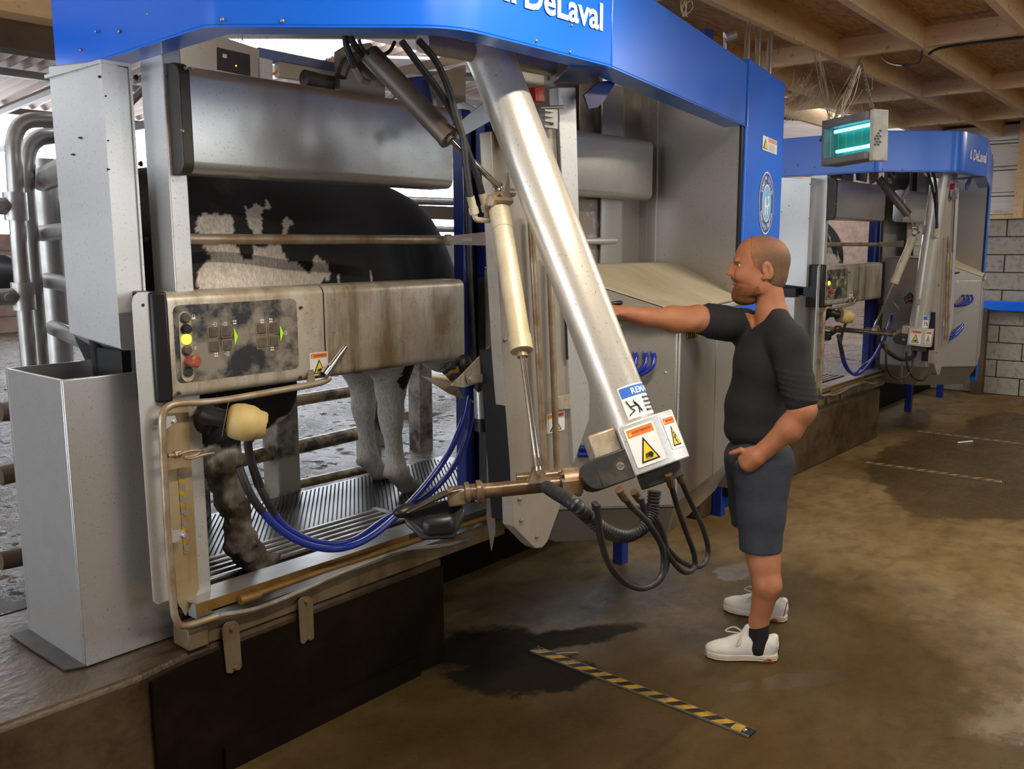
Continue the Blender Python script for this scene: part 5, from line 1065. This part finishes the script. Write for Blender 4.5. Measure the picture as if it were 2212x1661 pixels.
        mud = np.clip((wob(W, 26, 1, 5)+wob(W, 70, .8, 6))*.6+np.clip((2.05-x)*1.3, 0, 1)*np.clip((z-1.66)*3, -.2, .9)*2-.55, 0, 1)*np.clip((2.35-x)*2, 0, 1); C = C*(1-mud[:, None]*.62)+A((.16, .11, .075))*mud[:, None]*.62
        legh = np.clip((1.10-z)*9+wob(W, 30, .5, 7), 0, 1)*(x < 2.2); mm = legh*np.clip(.95+wob(W, 60, .25, 8), .80, 1); C = C*(1-mm[:, None])+(A((.060, .040, .025))+A((.08, .055, .04))*np.clip(wob(W, 55, .6, 13)-.1, 0, 1)[:, None])*mm[:, None]
        tan = np.clip((1.64-z)*4, 0, 1)*np.clip((2.12-x)*4, 0, 1)*wht*(z > 1.2); C = C*(1-tan[:, None]*.8)+A((.60, .44, .25))*tan[:, None]*.8
        d = np.clip((.70-z)*8+wob(W, 40, .5, 11), 0, 1)*(x > 2.2); C = C*(1-d[:, None]*.8)+A((.05, .033, .022))*d[:, None]*.8
        return C
    def dsp(V):
        W = V-o; k = np.clip((1.12-W[:, 2])*6, 0, 1)*(W[:, 0] < 2.2)*.010; return np.stack([wob(W, 120, 1, 21)*k, wob(W, 120, 1, 22)*k, np.where(W[:, 2] > FL+.03, wob(W, 120, 1, 23)*k, 0)], 1)
    V = organic('cow', pr_, res, M_cow, colors=colr, disp=dsp); tag(V, lab, 'cow'); return V
cow((0, 0, 0), 'black and white cow standing in the near stall behind the control box', .0105, 1.0)
cow((5.76, .243, -.033), 'black and white cow partly visible inside the far stall', .018, .62)

# ---------------------------------------------------------------- the man
l_ = A((-.904, -.427, 0)); l_ /= np.linalg.norm(l_); f_ = A((l_[1]*-1*-1, 0, 0)); f_ = np.cross(Z1, l_)*-1
f_ = A((-.427, .904, 0)); f_ /= np.linalg.norm(f_)
MM = A((3.57, 1.64, 0))
def mp(u, v, off=0): return opl(u, v, l_, MM@l_+off)
AX = (f_, l_, Z1); S = 3.754/1958.84   # metres per photograph pixel at the man
def E(u, v, off, rf, rl, ru, k, s='e', tilt=0):
    ax = AX
    if tilt: c, s2 = math.cos(tilt), math.sin(tilt); ax = (f_*c+Z1*s2, l_, Z1*c-f_*s2)
    return (s, mp(u, v, off), ax, (rf*S, rl*S, ru*S), k)
def Cn(p0, p1, r0, r1, k, s='c'): return (s, mp(*p0), mp(*p1), r0*S, r1*S, k)
man = thing('person', 'bearded man in black sweater and grey shorts, one hand on the cabinet, other in pocket', 'person', (3.57, 1.64, 0))
def skin_mat():
    m = mat('tanned_skin', (.46, .185, .090), .5, 0, (.38, .135, .060), 14, .5, .4, .7, bump=.08, bscale=150, sub=.06); return m
M_skin = skin_mat()
head = [E(1652, 562, 0, 53, 40, 51, .01), E(1628, 556, 0, 39, 35, 44, .02), E(1622, 590, 0, 33, 32, 42, .025), E(1612, 622, 0, 23, 25, 20, .02), E(1606, 642, 0, 14, 17, 12, .015),
        Cn((1591, 563, 17), (1591, 563, -17), 7, 7, .012) if False else Cn((1592, 563, .034), (1590, 562, .010), 5.5, 5.5, .012), Cn((1592, 563, -.034), (1590, 562, -.010), 5.5, 5.5, .012),
        Cn((1589, 566, 0), (1574, 589, 0), 4.2, 5.6, .010), E(1580, 592, .012, 6.5, 5, 4.5, .008), E(1580, 592, -.012, 6.5, 5, 4.5, .008),
        E(1598, 592, 0, 17, 15, 17, .02), E(1606, 594, .046, 17, 8, 14, .025), E(1606, 594, -.046, 17, 8, 14, .025), E(1640, 615, .058, 16, 7, 18, .03), E(1640, 615, -.058, 16, 7, 18, .03),
        E(1586, 606, 0, 6.5, 11, 3.6, .006), E(1588, 613, 0, 6, 10, 3.6, .006),
        E(1593, 572, .033, 7, 9, 5.5, .010, '-e'), E(1593, 572, -.033, 7, 9, 5.5, .010, '-e'), E(1586, 609.5, 0, 8, 11, 1.0, .003, '-e')
        ]
for sgn in (1, -1):
    head += [E(1659, 585, .080*sgn, 11.5, 4.0, 20, .006, tilt=-.22), E(1658, 583, .0885*sgn, 7.2, 3.4, 13.5, .004, '-e', tilt=-.22), E(1652, 588, .083*sgn, 3.5, 3, 5, .004), E(1650, 600, .078*sgn, 4.5, 3.2, 5.5, .008), Cn((1661, 572, .086*sgn), (1664, 590, .086*sgn), 1.8, 1.6, .003)]
neck = [Cn((1660, 618, 0), (1668, 690, 0), 29, 33, .03), Cn((1668, 684, 0), (1670, 740, 0), 32, 36, .03)]
# right (far) arm reaching to the cabinet: shoulder, elbow, wrist come toward the camera
rsh, rel, rwr = (1608, 704, -.04), (1508, 688, .165), (1352, 676, .372)
hb = (1326, 673, .392)
arms = [Cn(rsh, rel, 29, 27.5, .03), Cn(rel, (1455, 689, .245), 27, 26.5, .02), Cn((1455, 689, .245), (1395, 684, .325), 25.5, 18, .02), Cn((1395, 684, .325), rwr, 17.5, 14.5, .02), E(1470, 697, .225, 34, 18, 17, .03)]
w0 = mp(*rwr); h0 = mp(*hb); hd = (h0-w0)/np.linalg.norm(h0-w0); hs = np.cross(hd, Z1); hs /= np.linalg.norm(hs); hu = np.cross(hs, hd)
arms += [('c', w0, h0+hd*.02, .026, .026, .012)]+[('c', w0+hd*.02+hs*s*.022, h0+hd*.045+hs*s*.032, .020, .016, .012) for s in (-1, 0, 1)]
for i, s in enumerate((-.036, -.012, .012, .035)):
    b0 = h0+hd*.045+hs*s; L_ = (.062, .074, .070, .052)[i]; k1 = b0+hd*L_*.55+hu*.004; k2 = k1+hd*L_*.35-hu*.020; k3 = k2+hd*L_*.12-hu*.024
    arms += [('c', b0, k1, .0098, .0092, .006), ('c', k1, k2, .0090, .0085, .003), ('c', k2, k3, .0085, .0075, .003)]
tb = h0-hs*.03*1-hd*.015; arms += [('c', tb, tb-hs*.035+hd*.03-hu*.008, .0125, .0105, .008), ('c', tb-hs*.035+hd*.03-hu*.008, tb-hs*.036+hd*.062-hu*.016, .0102, .009, .003)]
# left (near) arm, bent, thumb outside the pocket
lsh, lel, lwr = (1706, 745, .165), (1735, 884, .225), (1652, 972, .20)
arms += [Cn(lsh, lel, 30, 27, .03), Cn(lel, (1706, 925, .215), 25, 27, .02), Cn((1706, 925, .215), lwr, 26, 18.5, .02), E(1744, 896, .225, 12, 14, 12, .02)]
lw = mp(*lwr); kn = mp(1622, 1000, .19); pd = (kn-lw)/np.linalg.norm(kn-lw); arms += [Cn(lwr, (1626, 990, .20), 18, 17, .015), Cn((1632, 988, .205), (1616, 1003, .20), 20, 17, .015), Cn((1622, 978, .20), (1606, 992, .19), 13, 12, .012)]
for i in range(4): arms += [Cn((1614+i*6, 998+i*6, .190), (1612+i*6, 1016+i*5, .150), 5.6, 5.4, .005), Cn((1612+i*6, 1016+i*5, .150), (1617+i*5, 1040+i*2, .115), 5.4, 4.6, .003)]
arms += [Cn((1620, 978, .20), (1600, 972, .20), 8, 6.2, .010), Cn((1600, 972, .20), (1586, 977, .195), 6, 5.6, .004), Cn((1586, 977, .195), (1578, 979, .19), 5.6, 4.4, .003)]
torso = [E(1655, 800, 0, 54, 64, 80, .04), E(1640, 890, 0, 54, 64, 76, .04), E(1640, 985, 0, 58, 72, 56, .04), Cn((1674, 724, .04), (1704, 748, .155), 22, 26, .03), Cn((1655, 716, -.03), (1612, 710, -.05), 20, 24, .03)]
nf0 = oz(1533, 1418, 0); nf1 = oz(1672, 1424, 0)
fwn = (nf0-nf1); fwn[2] = 0; fwn /= np.linalg.norm(fwn); ankN = oz(1668, 1428, 0)+fwn*.070+np.cross(Z1, fwn)*-.02
ff0 = oz(1588, 1322, 0); ff1 = oz(1700, 1345, 0); fwf = ff0-ff1; fwf[2] = 0; fwf /= np.linalg.norm(fwf); ankF = oz(1697, 1342, 0)+fwf*.09
oN = (ankN-MM)@l_; oF = (ankF-MM)@l_
legs = [Cn((1648, 1010, .09), (1648, 1185, .150), 55, 37, .03), Cn((1648, 1185, .150), (1650, 1215, .165), 35.5, 33, .02), Cn((1650, 1215, .165), (1657, 1262, .185), 33, 30, .02), ('c', mp(1657, 1262, .185), ankN+Z1*.165-fwn*.012, 29.5*S, 20*S, .02), ('c', ankN+Z1*.165-fwn*.012, ankN+Z1*.06-fwn*.008, 20*S, 20*S, .02), E(1637, 1196, .15, 20, 22, 22, .02),
        Cn((1640, 1010, -.09), (1640, 1165, -.150), 55, 36, .03), Cn((1640, 1165, -.150), (1652, 1225, -.175), 34, 30, .02), ('c', mp(1652, 1225, -.175), ankF+Z1*.16-fwf*.012, 28*S, 20*S, .02), ('c', ankF+Z1*.16-fwf*.012, ankF+Z1*.06, 20*S, 20*S, .02)]
organic('body', head+neck+arms+torso+legs, .0046, M_skin, man)
# hair, beard, brows, eyes
M_hair = mat('cropped_brown_hair', (.20, .105, .050), .6, 0, (.36, .19, .10), 45, .6, .42, .66, bump=.9, bscale=220)
M_beard = mat('reddish_beard', (.27, .095, .025), .7, 0, (.12, .04, .012), 30, .7, .4, .65, bump=1, bscale=200)
def hpost(g, D):
    q = g-MM; x = q@f_; z = g[..., 2]; h1 = mp(1626, 530)@f_-MM@f_; 
    line = lambda u0, v0, u1, v1: (mp(u0, v0), mp(u1, v1))
    # behind the hair line
    a, b = line(1640, 512, 1622, 545); 
    def side(p0, p1): t = p1-p0; nrm = np.cross(t, l_); nrm /= np.linalg.norm(nrm); return (g-p0)@nrm
    c1 = side(mp(1622, 500), mp(1622, 548)); c2 = side(mp(1622, 548), mp(1633, 600)); c3 = side(mp(1633, 592), mp(1692, 632))
    D = np.maximum(D, np.where(z > mp(1628, 548)[2], c1, c2)*HS[0]); return np.maximum(D, c3*HS[1])
t_ = np.cross(mp(1628, 548)-mp(1640, 500), l_); HS = [1 if ((mp(1590, 540)-mp(1640, 500))@t_) > 0 else -1, 1]
t_ = np.cross(mp(1692, 632)-mp(1633, 592), l_); HS[1] = 1 if ((mp(1650, 660)-mp(1633, 592))@t_) > 0 else -1
def hcol(V):
    z = V[:, 2]; x = (V-MM)@f_; F0 = (mp(1624, 540)-MM)@f_; a = np.clip((F0-x)/.045+wob(V, 160, .25, 3), 0, 1); top = np.clip((mp(1650, 532)[2]+.0-z)/.03+wob(V, 120, .3, 4), 0, 1); c = A((.36, .16, .08))*(1-top[:, None])+A((.20, .105, .052))*top[:, None]; return A((.44, .175, .085))*(1-a[:, None])+c*a[:, None]
organic('hair', [E(1652, 562, 0, 53.8, 40.8, 51.6, .01), E(1628, 556, 0, 39.6, 35.8, 44.4, .02), E(1662, 600, 0, 37, 33, 33, .03)], .004, vc_mat('cropped_hair', .6, .5, 260, .3), man, 'closely cropped thinning brown hair', post=hpost, colors=hcol)
organic('beard', [E(1604, 638, 0, 24, 25, 21, .012), E(1597, 626, 0, 14, 22, 12, .012), E(1618, 644, 0, 22, 25, 14, .015), Cn((1608, 630, .038), (1636, 630, .056), 14, 9, .012), Cn((1608, 630, -.038), (1636, 630, -.056), 14, 9, .012), Cn((1634, 628, .058), (1643, 606, .0655), 7, 3.5, .012), Cn((1634, 628, -.058), (1643, 606, -.0655), 7, 3.5, .012), Cn((1583, 600, .004), (1592, 606, .026), 4.2, 4.2, .005), Cn((1583, 600, -.004), (1592, 606, -.026), 4.2, 4.2, .005), Cn((1592, 606, .027), (1598, 622, .030), 4.2, 6, .006), Cn((1592, 606, -.027), (1598, 622, -.030), 4.2, 6, .006), E(1586, 612, 0, 9, 15, 4.5, .003, '-e')], .0036, M_beard, man, 'full reddish brown beard')
for s in (1, -1):
    MB().tube(bez([mp(1584, 561, .012*s), mp(1589, 559, .026*s), mp(1600, 563, .044*s)], 4), [.0022]*4+[.0032]*4+[.0015], 8).build('eyebrow', M_hair, man)
    ey = MB().ball(mp(1599.5, 573, .0315*s), 5.3*S, 16, 12).build('eye', M_wht, man); MB().lathe(mp(1599.5, 573, .0315*s)+f_*4.9*S+l_*s*.003, f_+l_*s*.45, [(0, .0068), (.0008, .0050)], 14).build('iris', mat('blue_grey_iris', (.08, .12, .15), .2), ey)
    MB().tube(bez([mp(1591, 570.5, .024*s), mp(1594, 568.6, .034*s), mp(1602, 571.5, .046*s)], 4), .0016, 6).build('eyelid', M_skin, man)
# clothes
M_swt = mat('black_knit_sweater', (.012, .012, .013), .85, 0, (.022, .021, .021), 9, .6, bump=.35, bscale=260)
M_sho = mat('dark_grey_blue_shorts', (.030, .034, .048), .8, 0, (.05, .055, .07), 12, .5, bump=.3, bscale=180)
g_ = 4.5
def grow(p, d):
    p = list(p); 
    if p[0][-1] == 'c': p[3] += d*S; p[4] += d*S
    else: p[3] = tuple(x+d*S for x in p[3])
    return tuple(p)
sw = [E(1655, 790, 0, 72, 82, 97, .05), E(1634, 880, 0, 70, 81, 80, .05), E(1634, 930, 0, 70, 82, 42, .04), Cn((1676, 702, .04), (1704, 742, .165), 36, 38, .05), Cn((1655, 704, -.04), (1608, 706, -.05), 36, 36, .05), Cn((1668, 684, 0), (1670, 716, 0), 34, 52, .02),
      Cn(lsh, (1728, 862, .22), 39, 33, .03), Cn(rsh, (1524, 692, .135), 38, 33.5, .03)]
for k in range(5): f0 = .42+.13*k; q0 = mp(*rsh)*(1-f0)+mp(1524, 692, .135)*f0; sw.append(('e', q0, AX, (.008, .060+.004*(k % 2), .068), .018))
for k in range(5): f0 = .52+.11*k; q0 = mp(*lsh)*(1-f0)+mp(1728, 862, .22)*f0; ax_ = (f_*.985+Z1*.17, l_, Z1*.985-f_*.17); sw.append(('e', q0, ax_, (.071, .067, .007), .014))
def swpost(g, D):
    def cut(pt, nrm): nrm = A(nrm)/np.linalg.norm(nrm); return (g-pt)@nrm
    el = mp(1728, 884, .22); d1 = cut(el, mp(1728, 884, .22)-mp(1718, 800, .19)); near_arm = (np.linalg.norm(g-el, axis=-1) < .13) & ((g-MM)@l_ > .13)
    D = np.where(near_arm, np.maximum(D, d1), D)
    rc = mp(1510, 690, .16); d2 = cut(rc, mp(1510, 690, .16)-mp(1600, 702, -.03)); far_arm = np.linalg.norm(g-rc, axis=-1) < .16
    D = np.where(far_arm, np.maximum(D, d2), D)
    D = np.maximum(D, cut(mp(1640, 966, 0), -Z1))
    a, b = mp(1638, 706, 0), mp(1692, 634, 0); t = b-a; nrm = np.cross(t, l_); nrm /= np.linalg.norm(nrm)
    if (mp(1640, 640, 0)-a)@nrm < 0: nrm = -nrm
    nk = (g-a)@nrm; ax_d = d_cone(g, mp(1652, 640, 0), mp(1664, 712, 0), 50*S, 46*S); D = np.maximum(D, -np.maximum(-nk, ax_d))
    return D
organic('sweater', sw, .0048, M_swt, man, 'black knitted sweater with pushed up sleeves', post=swpost)
organic('undershirt', [Cn((1652, 700, 0), (1662, 668, 0), 36, 34, .02)], .006, mat('navy_undershirt', (.012, .013, .03), .85), man, 'navy undershirt at the neckline', post=lambda g, D: np.maximum(D, (lambda a, b: ((g-a)@((np.cross(b-a, l_)/np.linalg.norm(b-a))*(1 if (mp(1640, 640, 0)-a)@np.cross(b-a, l_) > 0 else -1))))(mp(1632, 704, 0), mp(1693, 655, 0))))
hemn = mp(1645, 1186, .14)
sh = [E(1638, 985, 0, 74, 86, 48, .04), Cn((1648, 1000, .085), (1644, 1110, .125), 66, 50, .04), Cn((1644, 1110, .125), (1643, 1192, .15), 49, 45, .03), Cn((1628, 1000, -.085), (1624, 1085, -.125), 66, 50, .04), Cn((1624, 1085, -.125), (1624, 1150, -.145), 49, 45, .03),
      Cn((1598, 1000, .165), (1640, 1052, .165), 12, 12, .02), E(1622, 1040, .15, 26, 18, 26, .03), Cn((1690, 1060, .10), (1640, 1030, .18), 5, 4, .015), Cn((1676, 1120, .13), (1640, 1180, .19), 4, 4, .012)]
def shpost(g, D):
    o_ = (g-MM)@l_; zc = np.where(o_ > 0, mp(1645, 1187, .15)[2], mp(1624, 1132, -.145)[2]); D = np.maximum(D, zc-g[..., 2]-((g-MM)@f_)*.03)
    return np.maximum(D, g[..., 2]-mp(1640, 945, 0)[2])
organic('shorts', sh, .005, M_sho, man, 'dark grey blue knee length shorts', post=shpost)
# socks and trainers
M_sock = mat('black_sock', (.008, .008, .009), .9); M_shoe = mat('white_leather', (.72, .69, .64), .5, 0, (.50, .45, .38), 9, .35); M_sole = mat('cream_rubber_sole', (.66, .60, .47), .6, 0, (.40, .30, .2), 12, .5); M_lace = mat('cream_lace', (.62, .55, .44), .8)
def shoe(ank, fw, nm, socks=True):
    lw_ = np.cross(Z1, fw); ax = (fw, lw_, Z1); P = lambda x, y, z: A((ank[0], ank[1], 0))+fw*x+lw_*y+Z1*z
    organic('sock', [('c', P(-.008, 0, .05), P(-.012, 0, .160), .046, .0445, .01), ('c', P(-.008, 0, .06), P(.03, 0, .06), .044, .04, .01)], .005, M_sock, man, 'short black sock', post=lambda g, D: np.maximum(D, g[..., 2]-.150+((g-P(0, 0, 0))@fw)*.35))
    u = organic('trainer', [('e', P(-.035, 0, .055), ax, (.062, .040, .055), .01), ('e', P(.06, 0, .045), ax, (.10, .043, .042), .03), ('e', P(.135, 0, .040), ax, (.072, .046, .030), .03), ('c', P(.02, 0, .085), P(.075, 0, .065), .034, .033, .03), ('c', P(-.07, 0, .075), P(-.08, 0, .098), .026, .016, .02), ('-e', P(-.004, 0, .118), ax, (.050, .034, .050), .006), ('c', P(.045, 0, .098), P(.030, 0, .135), .022, .017, .012)], .0045, M_shoe, man, 'white low leather trainer', post=lambda g, D: np.maximum(D, .026-g[..., 2]))
    out = [(-.098, 0), (-.088, .030), (-.05, .043), (.0, .040), (.06, .043), (.12, .052), (.165, .046), (.198, .025), (.206, 0)]; out = out+[(x, -y) for x, y in out[-2:0:-1]]
    b = MB(); b.prism([P(x, y, .004) for x, y in out], (0, 0, .010)); b.prism([P(x*1.005, y*1.02, .012) for x, y in out], (0, 0, .020)); b.build('sole', M_sole, u, bevel=.004)
    for k in range(5):
        x = .058+.018*k; z = .103-.0085*k; MB().tube(bez([P(x, -.032, z-.016), P(x+.006, 0, z+.004), P(x-.004, .032, z-.016)], 4), .0032, 6).build('lace', M_lace, u)
    MB().tube(bez([P(.05, 0, .112), P(.085, -.02, .128), P(.12, -.035, .105), P(.09, -.03, .10), P(.055, 0, .11)], 5), .003, 6).tube(bez([P(.05, 0, .112), P(.07, .03, .10), P(.085, .045, .075), P(.07, .042, .08), P(.052, .01, .11)], 5), .003, 6).build('bow', M_lace, u)
    b = MB(); b.tube(bez([P(-.097, .012, .098), P(-.096, .03, .085), P(-.092, .036, .055), P(-.088, .040, .038)], 4), .0018, 6); b.build('heel_stripe', M_black, u)
    b = MB(); c = P(.0, .0405, .060)
    for x, z, r in ((-.010, .0, .0022), (-.006, .002, .003), (-.001, .001, .0035), (.004, .0, .003), (.009, .001, .0018), (-.013, .003, .0015), (.003, -.004, .0012), (-.006, -.003, .0012)): b.ball(c+fw*-x+Z1*z, (r, r, r*.8), 8, 6)
    b.build('side_emblem', mat('dark_green_emblem', (.03, .06, .035), .6), u)
    b = MB(); b.prism([P(-.075, .0445, .005), P(-.02, .0440, .005), P(-.045, .0455, .020), P(-.055, .0455, .022)], lw_*.001); b.build('sole_inset', M_mush, u)
    MB().prism([P(.044, .012, .120), P(.052, .020, .104), P(.046, -.02, .104), P(.040, -.012, .122)], fw*.002).build('tongue_patch', M_grey, u)
shoe(ankN, fwn, 'near'); shoe(ankF, fwf, 'far')

# ---------------------------------------------------------------- hanging insect killer with chains and cobwebs
q = lambda u, v, d: CAM+ray(u, v)/np.hypot(*ray(u, v)[:2])*d
zl = q(1794, 360, 4.25); zr_ = q(1888, 361, 4.08); ztl = q(1792, 280, 4.25); R_ = (zr_-zl); R_[2] = 0; wz = np.linalg.norm(R_); R_ /= wz; N_ = np.cross(R_, Z1); tz = math.atan2((zr_-zl)[2]*0+.035, wz)
if N_@FW > 0: N_ = -N_
R2 = R_*math.cos(.045)+Z1*math.sin(.045); U2 = np.cross(R2, N_)*-1
if U2[2] < 0: U2 = -U2
hz_ = .190; O = zl+Z1*.0
iz = thing('insect_killer', 'hanging electric insect killer with glowing blue green tubes in front of the far canopy', 'insect trap', O)
def zb(x0, x1, y0, y1, d0, d1): return MB().obox(O+R2*(x0+x1)/2+U2*(y0+y1)/2+N_*(d0+d1)/2, (R2, U2, N_), ((x1-x0)/2, (y1-y0)/2, abs(d1-d0)/2))
M_zap = mat('dusty_grey_casing', (.20, .20, .20), .6, .2, (.08, .06, .04), 12, .6); M_zapw = mat('pale_casing_end', (.50, .48, .44), .6, 0, (.15, .11, .08), 14, .6)
zb(0, wz, 0, .032, -.05, .05).build('lower_casing', M_zap, iz, bevel=.008); zb(0, wz, hz_-.035, hz_, -.05, .05).build('upper_casing', M_zap, iz, bevel=.004); zb(0, .012, 0, hz_, -.052, .052).build('end_casing', M_zap, iz)
e = zb(wz, wz+.022, -.008, hz_+.006, -.050, .030).build('end_casing', M_zapw, iz, bevel=.003)
b = MB()
for k in range(10): b.obox(O+R2*(wz+.028)+U2*(.055+.011*(k % 6))+N_*(.01+.018*(k//6)-.01*(k % 2)), (R2, U2, N_), (.0008, .0035, .005))
b.build('vent_slots', M_black, e)
zb(.012, wz, .03, hz_-.03, -.012, -.008).build('reflector', mat('teal_glow_reflector', (.01, .10, .08), .4, emit=(.0, .16, .12), es=.4), iz)  # light of the tubes on this plate is put in as emission
for y_, sx in ((.140, .0), (.056, .012)): MB().cyl(O+R2*(.035+sx)+U2*y_+N_*.012, O+R2*(wz-.004)+U2*y_+N_*.012, .0075, n=12).build('glowing_tube', mat('glowing_tube', (.4, .95, 1), .3, emit=(.12, .80, 1), es=6), iz, 'glowing blue green tube')
for k in range(5): x = .045+k*(wz-.07)/4; MB().cyl(O+R2*x+U2*.03+N_*.045, O+R2*x+U2*(hz_-.03)+N_*.045, .0009, n=6).build('bar', M_galv, iz)
b = MB()
for k in range(22): b.cyl(O+R2*.012+U2*(.034+k*.0062)+N_*.038, O+R2*wz+U2*(.034+k*.0062)+N_*.038, .00045, n=4)
o = b.build('grid_wires', mat('green_wire', (.05, .22, .12), .4, .5), iz); o['kind'] = 'stuff'
MB().prism([O-R2*.03+U2*.11, O-R2*.001+U2*.145, O-R2*.001+U2*.10], N_*.04).build('end_cap', M_dark, iz)
M_chain = mat('dusty_chain', (.16, .13, .10), .7, .3, (.30, .25, .19), 30, .8)
hk = q(1858, 128, 4.6)
for a, nm in ((O+R2*.02+U2*hz_, 'left'), (O+R2*(wz-.01)+U2*hz_, 'right')):
    n_ = 26; t = thing('hanging_chain', 'dusty chain holding the '+nm+' end of the insect killer', 'chain', hk)
    for k in range(n_):
        p = hk+(a-hk)*(k+.5)/n_; d = (a-hk)/n_*.68; s_ = N_ if k % 2 else R2; MB().tube([p-d, p-d*.5+s_*.006, p+d*.5+s_*.006, p+d, p+d*.5-s_*.006, p-d*.5-s_*.006, p-d], .0022, 5).build('link', M_chain, t)
b = MB(); rs = random.Random(3)
def strand(p, q_, sag=.03, r=.0012):
    m_ = (p+q_)/2+A((rs.uniform(-.02, .02), rs.uniform(-.02, .02), -sag)); b.tube(bez([p, m_, q_], 4), [r*rs.uniform(.5, 1.6) for _ in range(9)], 4)
for k in range(14): strand(hk+A((rs.uniform(-.03, .03), 0, rs.uniform(-.05, 0))), q(1800+rs.uniform(-18, 20), 270+rs.uniform(-30, 5), 4.24), .02, .0018)
for k in range(8): strand(q(1765+rs.uniform(-8, 8), 105+rs.uniform(0, 10), 4.7), q(1795+rs.uniform(-6, 6), 265+rs.uniform(-10, 0), 4.25), .02, .0011)
for k in range(26): u = rs.uniform(1690, 1960); v = rs.uniform(130, 230); strand(q(u, v, 4.9), q(u+rs.uniform(-60, 60), v+rs.uniform(-20, 70), 4.7), rs.uniform(0, .05), .0007)
for k in range(16): u = rs.uniform(1690, 1705); strand(q(u, rs.uniform(190, 270), 4.5), q(u+rs.uniform(0, 60), rs.uniform(150, 215), 4.6), .02, .0009)
for k in range(9): strand(q(1468+rs.uniform(0, 26), rs.uniform(-5, 8), 3.6), q(1476+rs.uniform(-4, 10), 36, 3.6), .0, .0011)
o = tag(b.build('hanging_cobwebs', M_web, None), 'dusty cobweb strands hanging from the joists around the insect killer', 'cobweb'); o['kind'] = 'stuff'
# pipes rising above the end column
for u, v0, v1, y in ((1613, 45, 140, 2.33), (1636, 52, 150, 2.33), (1661, 62, 160, 2.33)):
    a = oy(u, v1, y); o = tag(MB().cyl((a[0], y, 2.50), (a[0], y, 2.98), .0165, n=14).cyl((a[0], y, 2.62), (a[0], y, 2.63), .019, n=14).build('riser_pipe', M_chrome), 'shiny vertical steel pipe rising to the joists, '+{1613: 'leftmost', 1636: 'middle', 1661: 'rightmost'}[u]+' of three', 'pipe', 'riser pipes above the end column')
b = MB().lathe(oy(1566, 82, 2.2), A((.6, -.7, .3)), [(0, .028), (.05, .03), (.055, .024)], 16).cyl(oy(1566, 82, 2.2), oy(1566, 110, 2.2), .008); tag(b.build('canopy_lamp', M_galv), 'small round grey lamp on top of the canopy', 'lamp')
tag(MB().prism([oy(u, v, 2.35) for u, v in ((1523, 62), (1541, 64), (1541, 146), (1523, 134))], (0, .05, -.0)).build('canopy_box', M_blued), 'small blue box sticking up behind the canopy edge', 'box')
